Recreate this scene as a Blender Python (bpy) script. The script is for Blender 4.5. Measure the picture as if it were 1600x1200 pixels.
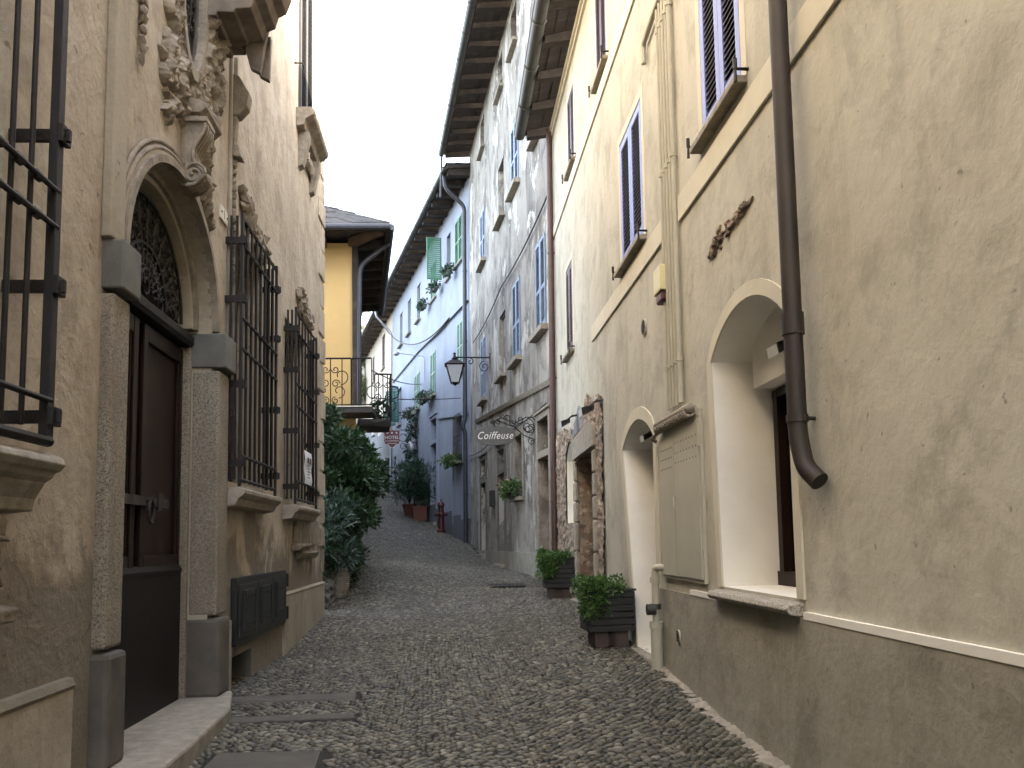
import bpy, bmesh, math, random
import numpy as np
from math import sin, cos, pi, atan, hypot, radians, sqrt
from mathutils import Vector, Matrix, noise
from mathutils.geometry import tessellate_polygon
random.seed(7); rng = np.random.default_rng(7)
for o in list(bpy.data.objects): bpy.data.objects.remove(o)
scene = bpy.context.scene
C = scene.collection

# ------------------------------------------------------------ camera
F, ROLL, PY = 1350., .024, 691.
_x = (705-800)*cos(ROLL)-(848-PY)*sin(ROLL); _y = (705-800)*sin(ROLL)+(848-PY)*cos(ROLL)
PITCH = atan(_y/F); YAW = atan(-_x/F*cos(PITCH)); EYE = 1.6
fw = Vector((sin(YAW)*cos(PITCH), cos(YAW)*cos(PITCH), sin(PITCH)))
rt = Vector((cos(YAW), -sin(YAW), 0)); up = rt.cross(fw)
cam_d = bpy.data.cameras.new('camera'); cam = bpy.data.objects.new('camera', cam_d); C.objects.link(cam)
R0 = rt*cos(ROLL)-up*sin(ROLL); U0 = rt*sin(ROLL)+up*cos(ROLL)
M = Matrix((R0, U0, -fw)).transposed().to_4x4(); M.translation = (0, 0, EYE)
cam.matrix_world = M
cam_d.sensor_width = 36; cam_d.lens = F/1600*36; cam_d.shift_y = (PY-600)/1600
cam_d.clip_start = .05; cam_d.clip_end = 2000
scene.camera = cam

# ------------------------------------------------------------ sky, sun, exposure
SUN_EL, SUN_AZ = 28., -15.      # azimuth measured from +X (to the right) towards +Y
w = bpy.data.worlds.new('World'); scene.world = w; w.use_nodes = True
nt = w.node_tree; bg = nt.nodes['Background']
sky = nt.nodes.new('ShaderNodeTexSky'); sky.sky_type = 'NISHITA'; sky.sun_disc = False
sky.sun_elevation = radians(SUN_EL); sky.sun_rotation = radians(90-SUN_AZ)
sky.air_density = 1.0; sky.dust_density = 3.0; sky.ozone_density = 1.0
hs = nt.nodes.new('ShaderNodeHueSaturation'); hs.inputs['Saturation'].default_value = .5
nt.links.new(sky.outputs[0], hs.inputs['Color']); nt.links.new(hs.outputs[0], bg.inputs[0])
bg.inputs[1].default_value = .13
sd = bpy.data.lights.new('sun', 'SUN'); sd.energy = 3.6; sd.angle = radians(.5); sd.color = (1, .93, .82)
so = bpy.data.objects.new('sun', sd); C.objects.link(so)
sv = Vector((cos(radians(SUN_AZ))*cos(radians(SUN_EL)), sin(radians(SUN_AZ))*cos(radians(SUN_EL)), sin(radians(SUN_EL))))
so.rotation_euler = sv.to_track_quat('Z', 'Y').to_euler(); so.location = (0, 0, 40)
vs = scene.view_settings; vs.view_transform = 'Standard'; vs.look = 'None'; vs.gamma = 1; vs.use_curve_mapping = False
vs.exposure = 3.95
scene.render.engine = 'CYCLES'
scene.cycles.max_bounces = 8; scene.cycles.diffuse_bounces = 5

# ------------------------------------------------------------ wall frames
def ray(px, py):
    x = (px-800)/F; y = (py-PY)/F
    X = cos(ROLL)*x-sin(ROLL)*y; Y = sin(ROLL)*x+cos(ROLL)*y
    return fw+X*rt-Y*up
class Wall:                       # s runs along the wall, o out of it towards the street, z up
    def __init__(s, P, d, side, b=0):      # b: batter, the wall leans back by b per metre
        s.b = b
        l = hypot(d[0], d[1]); s.P = (P[0], P[1]); s.d = (d[0]/l, d[1]/l)
        s.n = (-s.d[1], s.d[0]) if side > 0 else (s.d[1], -s.d[0])
    def uv(s, px, py, o=0):
        D = ray(px, py); P = s.P
        t = (o+P[0]*s.n[0]+P[1]*s.n[1])/(D.x*s.n[0]+D.y*s.n[1]+s.b*D.z)
        return (D.x*t-P[0])*s.d[0]+(D.y*t-P[1])*s.d[1], D.z*t+EYE
    def __call__(s, a, o, z):
        o = o-s.b*(z-1.6)
        return (s.P[0]+s.d[0]*a+s.n[0]*o, s.P[1]+s.d[1]*a+s.n[1]*o, z)
    def rect(s, xn, ybn, ytn, xf, o=0):   # near edge x, its bottom and top, far edge x
        sn, z0 = s.uv(xn, ybn, o); _, z1 = s.uv(xn, ytn, o)
        # far edge taken at eye-corrected height
        sf = s.uv(xf, (ybn+ytn)/2, o)[0]; sn = s.uv(xn, (ybn+ytn)/2, o)[0]
        return sn, sf, z0, z1
WR = Wall((1.96, 0), (0, 1), 1, .015)
WL = Wall((-1.9, 0), (0, 1), -1)
h1 = ray(566, 848); WG = Wall((1.96, 16.2), (h1.x, h1.y), 1, .014)
GE = 12.95
e = WG(GE, 0, 1.6); h2 = ray(403, 848); WB = Wall((e[0], e[1]), (h2.x, h2.y), 1, .014)
WY = Wall((-2.07, 19.0), (-1, 0), -1)     # yellow front, s runs to the left, faces the camera
WY.n = (0, -1)
WS = Wall((-2.07, 19.0), (-.1, 1), -1)    # yellow side

# ------------------------------------------------------------ ground
def lerp_tab(t, x):
    return float(np.interp(x, [a for a, b in t], [b for a, b in t]))
ZR = [(-20,-.6),(0,.03),(5.1,.243),(6.2,.28),(7.9,.40),(13,.68),(16.4,.83),(18,.85),(21.6,.9),(25.2,1.08),(28.8,1.5),(32.9,2.02),(36.8,2.57),(46.6,4.34),(60,6.5),(90,9)]
ZL = [(-20,-.2),(0,.25),(5,.34),(7.8,.38),(10,.39),(13.2,.58),(15,.75),(18,1.2),(24,1.55),(30,2.15),(35,2.7),(46,4.3),(60,6.5),(90,9)]
XL = [(-20,-1.9),(13,-1.9),(15,-1.82),(18,-1.85),(24,-2.35),(30,-2.85),(35,-3.4),(46,-5.6),(60,-8.8),(90,-16)]
XR = [(-20,1.96),(16.2,1.96),(28.8,WG(GE,0,0)[0]),(28.8+20,WB(20.5,0,0)[0]),(28.8+31,WB(31.7,0,0)[0]),(90,WB(62,0,0)[0])]
def gz(x, y):
    a = lerp_tab(XL, y); b = lerp_tab(XR, y)
    t = min(1, max(0, (x-a)/(b-a)))
    return lerp_tab(ZL, y)*(1-t)+lerp_tab(ZR, y)*t
_Y = np.linspace(-20, 90, 1101)
def gz_np(x, y):
    a = np.interp(y, *zip(*XL)); b = np.interp(y, *zip(*XR))
    t = np.clip((x-a)/(b-a), 0, 1)
    return np.interp(y, *zip(*ZL))*(1-t)+np.interp(y, *zip(*ZR))*t

# ------------------------------------------------------------ mesh helper
def tag(o, label=None, cat=None, group=None, kind=None):
    if label: o['label'] = label
    if cat: o['category'] = cat
    if group: o['group'] = group
    if kind: o['kind'] = kind
    return o
def empty(name, loc, label=None, cat=None, group=None):
    o = bpy.data.objects.new(name, None); C.objects.link(o); o.location = loc; o.empty_display_size = .2
    return tag(o, label, cat, group)
def woff(p):
    v = Vector((0, 0, 0))
    while p is not None: v += p.location; p = p.parent
    return v
class MB:
    def __init__(s): s.v = []; s.f = []
    def quad(s, *p):
        n = len(s.v); s.v += [tuple(q) for q in p]; s.f.append(tuple(range(n, n+len(p)))); return s
    def hexa(s, p):   # 8 points: bottom 4 then top 4
        n = len(s.v); s.v += [tuple(q) for q in p]
        s.f += [tuple(n+i for i in q) for q in ((0,3,2,1),(4,5,6,7),(0,1,5,4),(1,2,6,5),(2,3,7,6),(3,0,4,7))]; return s
    def box(s, W, a, b, o0, o1, z0, z1):
        return s.hexa([W(a,o0,z0),W(b,o0,z0),W(b,o1,z0),W(a,o1,z0),W(a,o0,z1),W(b,o0,z1),W(b,o1,z1),W(a,o1,z1)])
    def abox(s, x0, x1, y0, y1, z0, z1):
        return s.hexa([(x0,y0,z0),(x1,y0,z0),(x1,y1,z0),(x0,y1,z0),(x0,y0,z1),(x1,y0,z1),(x1,y1,z1),(x0,y1,z1)])
    def prism(s, W, poly, o0, o1):   # poly of (s, z)
        n = len(s.v); k = len(poly)
        s.v += [W(a, o0, z) for a, z in poly]+[W(a, o1, z) for a, z in poly]
        for i in range(k):
            j = (i+1) % k; s.f.append((n+i, n+j, n+k+j, n+k+i))
        tr = tessellate_polygon([[Vector((a, z, 0)) for a, z in poly]])
        for t in tr: s.f.append(tuple(n+k+i for i in t)); s.f.append(tuple(n+i for i in reversed(t)))
        return s
    def profile(s, W, prof, a, b):   # prof of (o, z) swept along the wall from a to b
        n = len(s.v); k = len(prof)
        s.v += [W(a, o, z) for o, z in prof]+[W(b, o, z) for o, z in prof]
        for i in range(k):
            j = (i+1) % k; s.f.append((n+i, n+j, n+k+j, n+k+i))
        s.f.append(tuple(range(n+k-1, n-1, -1))); s.f.append(tuple(range(n+k, n+2*k))); return s
    def tube(s, pts, r, k=8, cap=True, flat=1.0):
        pts = [Vector(p) for p in pts]; rs = r if hasattr(r, '__len__') else [r]*len(pts)
        n0 = len(s.v); ref = None
        for i, p in enumerate(pts):
            t = (pts[min(i+1, len(pts)-1)]-pts[max(i-1, 0)])
            if t.length < 1e-9: t = Vector((0, 0, 1))
            t.normalize()
            if ref is None: ref = t.cross(Vector((0, 0, 1)) if abs(t.z) < .9 else Vector((1, 0, 0)))
            ref = (ref-t*ref.dot(t)); 
            if ref.length < 1e-6: ref = t.orthogonal()
            ref.normalize(); b = t.cross(ref)
            for j in range(k):
                a = 2*pi*j/k; s.v.append(tuple(p+ref*cos(a)*rs[i]+b*sin(a)*rs[i]*flat))
        for i in range(len(pts)-1):
            for j in range(k):
                j2 = (j+1) % k; s.f.append((n0+i*k+j, n0+i*k+j2, n0+(i+1)*k+j2, n0+(i+1)*k+j))
        if cap:
            s.f.append(tuple(n0+j for j in range(k-1, -1, -1))); m = n0+(len(pts)-1)*k; s.f.append(tuple(m+j for j in range(k)))
        return s
    def lathe(s, c, prof, k=16):
        n = len(s.v); m = len(prof)
        for r, z in prof:
            for j in range(k): s.v.append((c[0]+r*cos(2*pi*j/k), c[1]+r*sin(2*pi*j/k), c[2]+z))
        for i in range(m-1):
            for j in range(k):
                j2 = (j+1) % k; s.f.append((n+i*k+j, n+i*k+j2, n+(i+1)*k+j2, n+(i+1)*k+j))
        s.f.append(tuple(n+j for j in range(k-1, -1, -1))); s.f.append(tuple(n+(m-1)*k+j for j in range(k))); return s
    def blob(s, c, r, seed=0, amp=.3, fr=3., W=None, sub=2):
        bm = bmesh.new(); bmesh.ops.create_icosphere(bm, subdivisions=sub, radius=1)
        n = len(s.v); bm.verts.ensure_lookup_table()
        for v in bm.verts:
            k = 1+amp*noise.noise(v.co*fr+Vector((seed*3.1, seed*1.7, 0)))
            q = (v.co.x*r[0]*k, v.co.y*r[1]*k, v.co.z*r[2]*k)
            s.v.append(W(c[0]+q[0], c[1]+q[1], c[2]+q[2]) if W else (c[0]+q[0], c[1]+q[1], c[2]+q[2]))
        for f in bm.faces: s.f.append(tuple(n+v.index for v in f.verts))
        bm.free(); return s
    def build(s, name, m, parent=None, smooth=False, bevel=0, label=None, cat=None, group=None, kind=None, base=None):
        me = bpy.data.meshes.new(name)
        if parent is not None: off = woff(parent)
        elif base is not None: off = Vector(base)
        else: off = Vector((0, 0, 0))
        vv = [(a-off.x, b-off.y, c-off.z) for a, b, c in s.v]
        me.from_pydata(vv, [], s.f); me.validate()
        bm = bmesh.new(); bm.from_mesh(me); bmesh.ops.recalc_face_normals(bm, faces=bm.faces)
        bm.to_mesh(me); bm.free()
        if smooth: 
            me.polygons.foreach_set('use_smooth', [True]*len(me.polygons))
        me.materials.append(m)
        o = bpy.data.objects.new(name, me); C.objects.link(o)
        if parent is not None: o.parent = parent
        else: o.location = off
        if smooth == 'auto': 
            md = o.modifiers.new('es', 'EDGE_SPLIT'); md.split_angle = radians(35)
        if bevel:
            b = o.modifiers.new('bevel', 'BEVEL'); b.width = bevel; b.segments = 2; b.limit_method = 'ANGLE'
        return tag(o, label, cat, group, kind)
def scroll(c, r0, turns, a0, W, o, sgn=1, n=28, end=.12):   # spiral in the wall plane
    P = []
    for i in range(n+1):
        t = i/n; r = r0*(1-t*(1-end)); a = a0+sgn*2*pi*turns*t
        P.append(W(c[0]+r*cos(a), o, c[1]+r*sin(a)))
    return P
def arc_pts(cs, cz, r, a0, a1, n=20):
    return [(cs+r*cos(a0+(a1-a0)*i/n), cz+r*sin(a0+(a1-a0)*i/n)) for i in range(n+1)]

# ------------------------------------------------------------ materials
def nm(name):
    m = bpy.data.materials.new(name); m.use_nodes = True; t = m.node_tree
    return m, t, t.nodes['Principled BSDF']
class NB:
    def __init__(s, t): s.t = t
    def n(s, ty, **k):
        x = s.t.nodes.new(ty)
        for a, b in k.items():
            if a.startswith('i_'): x.inputs[a[2:].replace('_', ' ')].default_value = b
            else: setattr(x, a, b)
        return x
    def l(s, a, b): s.t.links.new(a, b)
    def coord(s, stretch=(1,1,1), kind='pos', loc=(0,0,0)):
        if kind == 'pos': src = s.n('ShaderNodeNewGeometry').outputs['Position']
        else: src = s.n('ShaderNodeTexCoord').outputs['Object']
        mp = s.n('ShaderNodeMapping'); mp.inputs['Scale'].default_value = stretch; mp.inputs['Location'].default_value = loc
        s.l(src, mp.inputs[0]); return mp.outputs[0]
    def noise(s, vec, scale, detail=6, rough=.6, dist=0):
        x = s.n('ShaderNodeTexNoise'); x.inputs['Scale'].default_value = scale; x.inputs['Detail'].default_value = detail
        x.inputs['Roughness'].default_value = rough; x.inputs['Distortion'].default_value = dist; s.l(vec, x.inputs['Vector']); return x.outputs['Fac']
    def ramp(s, fac, stops):
        x = s.n('ShaderNodeValToRGB'); cr = x.color_ramp
        while len(cr.elements) < len(stops): cr.elements.new(.5)
        for e_, (p, c) in zip(cr.elements, stops):
            e_.position = p; e_.color = (*c, 1) if hasattr(c, '__len__') else (c, c, c, 1)
        s.l(fac, x.inputs[0]); return x.outputs[0]
    def mix(s, fac, a, b, mode='MIX'):
        x = s.n('ShaderNodeMix'); x.data_type = 'RGBA'; x.blend_type = mode
        for sock, val in ((x.inputs[0], fac), (x.inputs[6], a), (x.inputs[7], b)):
            if hasattr(val, 'links'): s.l(val, sock)
            elif hasattr(val, '__len__'): sock.default_value = (*val, 1)
            else: sock.default_value = val
        return x.outputs[2]
    def math(s, op, a, b=0, clamp=False):
        x = s.n('ShaderNodeMath', operation=op); x.use_clamp = clamp
        for i, val in enumerate((a, b)):
            if hasattr(val, 'links'): s.l(val, x.inputs[i])
            else: x.inputs[i].default_value = val
        return x.outputs[0]
    def bump(s, h, st, dist=.02, prev=None):
        x = s.n('ShaderNodeBump'); x.inputs['Strength'].default_value = st; x.inputs['Distance'].default_value = dist
        s.l(h, x.inputs['Height'])
        if prev: s.l(prev, x.inputs['Normal'])
        return x.outputs[0]
def plaster(name, base, stain, pale, amt=.5, streak=.5, rough=.92, zline=None, zcol=None, peel=None, peel_lo=.62, bump=.5, sc=1., zfeather=.9, fine=.25, spots=True):
    m, t, p = nm(name); B = NB(t)
    v = B.coord(); vs_ = B.coord((1.2, 1.2, .34)); 
    c = B.mix(B.ramp(B.noise(v, .9*sc, 8, .62, .6), [(.38, 0), (.66, 1)]), base, pale)
    st = B.ramp(B.noise(vs_, 1.7*sc, 6, .6, .8), [(.50, 0), (.68, 1)])
    c = B.mix(B.math('MULTIPLY', st, streak), c, stain)
    bl = B.ramp(B.noise(v, 2.0*sc, 10, .68, .35), [(.50, 0), (.62, 1)])
    c = B.mix(B.math('MULTIPLY', bl, amt), c, stain)
    if zline is not None:
        sep = B.n('ShaderNodeSeparateXYZ'); B.l(B.coord(), sep.inputs[0])
        nz = B.noise(B.coord((1, 1, .6)), 1.6, 8, .62, .9)
        hz = B.math('ADD', sep.outputs[2], B.math('MULTIPLY', B.math('SUBTRACT', nz, .5), -zfeather*3.2))
        mask = B.ramp(B.math('MULTIPLY', B.math('ADD', B.math('SUBTRACT', zline, hz), .12), 4), [(0, 0), (1, 1)])
        c = B.mix(B.math('MULTIPLY', mask, .85), c, zcol)
    hgt = B.noise(v, 9, 8, .6, .2)
    if peel is not None:
        pk = B.ramp(B.noise(B.coord((1, 1, .6), loc=(7, 3, 1)), 1.5*sc, 12, .68, .8), [(peel_lo, 0), (peel_lo+.012, 1)])
        c = B.mix(pk, c, peel)
        hgt = B.math('SUBTRACT', hgt, B.math('MULTIPLY', pk, .6))
    fn = B.noise(v, 38, 5, .7)
    c = B.mix(fine, c, B.ramp(fn, [(.3, .35), (.7, 1.0)]), 'MULTIPLY')
    if spots:
        sp = B.ramp(B.noise(B.coord(loc=(3, 9, 4)), 15, 3, .5), [(.70, 0), (.74, 1)])
        c = B.mix(B.math('MULTIPLY', sp, .6), c, tuple(x*.45 for x in stain))
    B.l(c, p.inputs['Base Color']); p.inputs['Roughness'].default_value = rough
    nb = B.bump(B.noise(v, 1.3, 4, .5), .6, .12*bump)
    nb = B.bump(hgt, bump, .03, nb); nb = B.bump(fn, bump*.6, .008, nb)
    B.l(nb, p.inputs['Normal']); return m
def simple(name, col, col2=None, rough=.6, metal=0, scale=8., stretch=(1,1,1), bump=.2, bd=.01, kind='obj', detail=6, lo=.35, hi=.68, spec=None):
    m, t, p = nm(name); B = NB(t); v = B.coord(stretch, kind)
    nz = B.noise(v, scale, detail, .65)
    col2 = col2 or tuple(x*.6 for x in col)
    c = B.mix(B.ramp(nz, [(lo, 0), (hi, 1)]), col, col2)
    B.l(c, p.inputs['Base Color']); p.inputs['Roughness'].default_value = rough; p.inputs['Metallic'].default_value = metal
    if spec is not None: p.inputs['Specular IOR Level'].default_value = spec
    if bump: B.l(B.bump(B.noise(v, scale*3, 5, .6), bump, bd), p.inputs['Normal'])
    return m
def leafmat(name, a, b, c3, rough=.45):
    m, t, p = nm(name); B = NB(t); g = B.n('ShaderNodeNewGeometry')
    col = B.ramp(g.outputs['Random Per Island'], [(0, a), (.6, b), (1, c3)])
    B.l(col, p.inputs['Base Color']); p.inputs['Roughness'].default_value = rough
    tr = B.n('ShaderNodeBsdfTranslucent'); B.l(col, tr.inputs[0])
    mx = B.n('ShaderNodeMixShader'); mx.inputs[0].default_value = .25
    B.l(p.outputs[0], mx.inputs[1]); B.l(tr.outputs[0], mx.inputs[2])
    B.l(mx.outputs[0], t.nodes['Material Output'].inputs[0]); return m

M_ = {}
M_['palace'] = plaster('palace_plaster', (.41,.345,.26), (.235,.185,.13), (.50,.43,.335), .5, .38, zline=1.6, zcol=(.185,.16,.125), peel=(.45,.385,.29), peel_lo=.66, bump=.7)
M_['portal'] = plaster('portal_plaster', (.36,.31,.235), (.23,.19,.14), (.42,.37,.29), .4, .35, bump=.4)
M_['stucco'] = simple('carved_stucco', (.30,.255,.195), (.15,.125,.095), .9, scale=9, bump=.5, bd=.02, kind='pos')
M_['cornice'] = simple('cornice_stone', (.20,.165,.13), (.10,.083,.068), .9, scale=6, bump=.4, kind='pos')
M_['right'] = plaster('cream_plaster', (.455,.43,.35), (.315,.295,.235), (.52,.495,.41), .62, .5, bump=.32, fine=.12)
M_['plinth'] = plaster('grey_plinth_render', (.31,.29,.235), (.215,.20,.16), (.35,.33,.27), .7, .6, bump=.4)
M_['band'] = simple('cream_painted_band', (.60,.56,.44), (.53,.495,.39), .85, scale=3, bump=.25, kind='pos')
M_['white'] = simple('white_lime_paint', (.82,.80,.735), (.74,.72,.65), .85, scale=2.5, bump=.25, kind='pos')
M_['grey'] = plaster('weathered_grey_plaster', (.285,.262,.225), (.105,.095,.083), (.38,.355,.31), .75, .95, peel=(.50,.475,.42), peel_lo=.545, bump=.9, sc=.62)
M_['blue'] = plaster('pale_blue_plaster', (.275,.31,.38), (.205,.23,.285), (.33,.365,.435), .25, .25, bump=.25, sc=.6, fine=.1, spots=False)
M_['bluelow'] = plaster('grey_blue_base_render', (.13,.14,.16), (.10,.105,.12), (.16,.165,.18), .4, .4, bump=.4)
M_['cream'] = plaster('cream_far_plaster', (.46,.40,.33), (.38,.33,.27), (.50,.45,.37), .25, .2, bump=.2, spots=False)
M_['yellow'] = plaster('yellow_plaster', (.58,.385,.155), (.51,.335,.135), (.61,.41,.17), .15, .15, bump=.15, spots=False, fine=.08)
def granite(name, a, b, sc=70., patina=(.20,.155,.11)):
    m, t, p = nm(name); B = NB(t); v = B.coord()
    vo = B.n('ShaderNodeTexVoronoi'); vo.inputs['Scale'].default_value = sc; B.l(v, vo.inputs['Vector'])
    sep = B.n('ShaderNodeSeparateColor'); B.l(vo.outputs['Color'], sep.inputs[0])
    c = B.ramp(sep.outputs[0], [(0, b), (.22, b), (.30, a), (.8, a), (1, tuple(min(1, x*1.35) for x in a))])
    c = B.mix(B.math('MULTIPLY', B.ramp(B.noise(B.coord((1,1,.4)), 2.2, 8, .65), [(.42, 0), (.62, 1)]), .65), c, patina)
    c = B.mix(.5, c, B.ramp(B.noise(v, 45, 4, .7), [(.35, .5), (.65, 1)]), 'MULTIPLY')
    B.l(c, p.inputs['Base Color']); p.inputs['Roughness'].default_value = .8
    B.l(B.bump(B.noise(v, 40, 5, .6), .5, .01, B.bump(B.noise(v, 3, 3), .5, .04)), p.inputs['Normal']); return m
M_['granite'] = granite('speckled_granite', (.30,.265,.21), (.12,.105,.085), 165)
M_['granite_dark'] = simple('dark_grey_stone', (.15,.145,.13), (.10,.10,.09), .85, scale=5, bump=.4, kind='pos')
M_['jambbase'] = simple('stained_pinkish_stone', (.12,.10,.083), (.07,.063,.053), .85, scale=4, bump=.5, kind='pos')
M_['stone'] = simple('grey_stone', (.34,.30,.24), (.20,.18,.145), .85, scale=9, bump=.5, kind='pos')
M_['sillstone'] = granite('sill_granite', (.42,.385,.32), (.16,.15,.13), 110, (.3,.27,.22))
M_['door'] = simple('dark_brown_door_paint', (.022,.0105,.008), (.013,.0075,.006), .42, scale=3, stretch=(4,4,.6), bump=.15, kind='pos', spec=.15)
M_['doorlow'] = simple('dark_door_metal_plate', (.012,.0085,.0075), (.008,.0065,.006), .5, scale=4, bump=.1, kind='pos', spec=.2)
M_['iron'] = simple('black_wrought_iron', (.008,.0065,.006), (.017,.011,.008), .55, .3, scale=14, bump=.3, bd=.004)
M_['dark'] = simple('dark_interior', (.012,.011,.010), (.02,.018,.016), .8, scale=2, bump=0)
def glassm(name, col, rough=.22):
    m, t, p = nm(name); p.inputs['Base Color'].default_value = (*col, 1); p.inputs['Roughness'].default_value = rough
    p.inputs['Specular IOR Level'].default_value = .22; return m
M_['glass'] = glassm('dark_window_glass', (.02,.022,.024))
M_['lav'] = simple('lavender_shutter_paint', (.20,.23,.50), (.155,.18,.40), .5, scale=6, stretch=(2,2,.5), bump=.15)
M_['slat'] = simple('dark_brown_slats', (.055,.032,.036), (.035,.022,.025), .6, scale=8, bump=.1)
M_['shutbrown'] = simple('purple_brown_shutter_paint', (.10,.06,.065), (.07,.045,.055), .55, scale=6, bump=.1)
M_['shutdark'] = simple('dark_shutter_paint', (.035,.03,.027), (.02,.018,.017), .6, scale=6, bump=.1)
M_['shutblue'] = simple('faded_blue_shutter_paint', (.15,.205,.31), (.20,.255,.34), .6, scale=5, bump=.1)
M_['shutgreen'] = simple('green_shutter_paint', (.065,.175,.105), (.085,.22,.14), .5, scale=5, bump=.1)
M_['shutdkgreen'] = simple('dark_green_shutter_paint', (.03,.10,.08), (.035,.12,.09), .5, scale=5, bump=.1)
M_['wood'] = simple('old_dark_eave_wood', (.030,.023,.019), (.10,.077,.06), .85, scale=3, stretch=(1,3,1), bump=.5, kind='pos', lo=.5, hi=.8)
M_['woodwarm'] = simple('brown_eave_wood', (.14,.08,.045), (.08,.05,.03), .8, scale=5, bump=.3, kind='pos')
M_['slate'] = simple('stone_roof_slates', (.04,.038,.037), (.075,.07,.065), .85, scale=5, bump=.5, kind='pos')
M_['gutter'] = simple('grey_brown_gutter_metal', (.055,.055,.048), (.038,.038,.034), .5, .3, scale=5, bump=.1, kind='pos')
M_['pipebrown'] = simple('brown_painted_downpipe', (.020,.016,.013), (.040,.026,.018), .6, .05, scale=7, stretch=(1,1,.3), bump=.1, kind='pos')
M_['pipered'] = simple('red_brown_downpipe', (.085,.045,.04), (.06,.035,.032), .45, .1, scale=7, bump=.1, kind='pos')
M_['pipedark'] = simple('dark_blue_grey_downpipe', (.035,.036,.045), (.05,.05,.06), .45, .1, scale=7, bump=.1, kind='pos')
M_['conduit'] = simple('cream_painted_conduit', (.43,.405,.32), (.36,.34,.27), .7, scale=6, bump=.1, kind='pos')
M_['cab'] = simple('cream_painted_metal', (.44,.425,.335), (.37,.355,.28), .6, scale=2, bump=.05, kind='pos')
M_['blackmetal'] = simple('black_metal', (.02,.02,.02), (.03,.028,.025), .4, .3, scale=8, bump=.1)
M_['hatch'] = simple('dark_grey_hatch_paint', (.018,.0195,.02), (.013,.014,.014), .5, scale=6, bump=.15, kind='pos')
M_['planter'] = simple('near_black_planter_boards', (.010,.009,.0085), (.018,.016,.014), .6, scale=6, stretch=(.6,.6,4), bump=.35)
M_['terracotta'] = simple('terracotta', (.16,.055,.04), (.12,.045,.033), .8, scale=6, bump=.2)
M_['brick'] = simple('worn_brick', (.09,.06,.05), (.06,.045,.037), .9, scale=12, bump=.4)
M_['soil'] = simple('dark_soil', (.03,.022,.016), (.05,.035,.025), .95, scale=30, bump=.6)
M_['red'] = simple('red_paint', (.085,.014,.015), (.06,.012,.013), .45, scale=6, bump=.1)
M_['ivory'] = simple('ivory_plastic', (.66,.60,.34), (.60,.54,.30), .45, scale=3, bump=.02)
M_['orange'] = simple('orange_brown_door_wood', (.36,.13,.05), (.26,.09,.035), .55, scale=5, stretch=(3,3,.5), bump=.2, kind='pos')
M_['bluedoor'] = simple('blue_grey_door_paint', (.11,.13,.17), (.08,.095,.125), .6, scale=5, bump=.1, kind='pos')
M_['signgrey'] = simple('grey_enamel', (.060,.060,.060), (.075,.074,.072), .4, scale=12, bump=.03)
M_['signwhite'] = simple('white_lettering', (.78,.77,.74), (.7,.69,.66), .6, scale=9, bump=0)
M_['signred'] = simple('dark_red_enamel', (.13,.022,.028), (.10,.018,.024), .45, scale=9, bump=.03)
M_['paper'] = simple('white_paper', (.75,.76,.80), (.68,.69,.73), .8, scale=3, bump=0)
M_['marble'] = simple('white_marble_plate', (.72,.68,.58), (.62,.58,.49), .5, scale=9, bump=.05)
M_['lampglass'] = simple('frosted_lamp_glass', (.55,.58,.60), (.48,.50,.53), .3, scale=9, bump=0)
M_['cable'] = simple('black_cable', (.02,.02,.022), (.03,.03,.03), .6, scale=9, bump=0)
M_['zinc'] = simple('pale_zinc_pipe', (.42,.42,.43), (.33,.33,.34), .4, .5, scale=8, bump=.05)
M_['greyboard'] = simple('grey_slate_panel', (.20,.21,.22), (.15,.155,.165), .6, scale=8, bump=.2, kind='pos')
M_['laurel'] = leafmat('laurel_leaves', (.014,.038,.014), (.028,.068,.024), (.06,.115,.045), .35)
M_['shrub'] = leafmat('pale_shrub_leaves', (.022,.05,.03), (.05,.095,.062), (.12,.18,.14), .35)
M_['geran'] = leafmat('bright_green_leaves', (.035,.085,.018), (.07,.15,.03), (.13,.22,.06), .55)
M_['palm'] = leafmat('dark_palm_leaves', (.02,.05,.028), (.035,.075,.04), (.05,.10,.055), .5)
M_['tree'] = leafmat('olive_tree_leaves', (.08,.12,.04), (.15,.19,.06), (.22,.24,.09), .6)
M_['flower'] = leafmat('pink_flower_petals', (.55,.12,.14), (.7,.3,.3), (.8,.5,.45), .6)
M_['bark'] = simple('brown_bark', (.10,.07,.05), (.06,.045,.035), .9, scale=10, bump=.5)
# rough masonry
m, t, p = nm('exposed_rubble_masonry'); B = NB(t); v = B.coord((1,1,1.5))
vo = B.n('ShaderNodeTexVoronoi'); vo.inputs['Scale'].default_value = 8; B.l(v, vo.inputs['Vector'])
sep = B.n('ShaderNodeSeparateColor'); B.l(vo.outputs['Color'], sep.inputs[0])
c = B.ramp(sep.outputs[0], [(0,(.14,.105,.08)),(.35,(.30,.23,.17)),(.7,(.42,.35,.27)),(1,(.24,.15,.10))])
c = B.mix(.6, c, B.ramp(B.noise(v, 22, 8, .7), [(.3,.35),(.7,1)]), 'MULTIPLY')
c = B.mix(B.ramp(B.noise(v, 4, 8, .7), [(.56,0),(.62,1)]), c, (.47,.40,.31))
B.l(c, p.inputs['Base Color']); p.inputs['Roughness'].default_value = .95
B.l(B.bump(B.noise(v, 30, 8, .7), .8, .02), p.inputs['Normal']); M_['rubble'] = m
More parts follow.
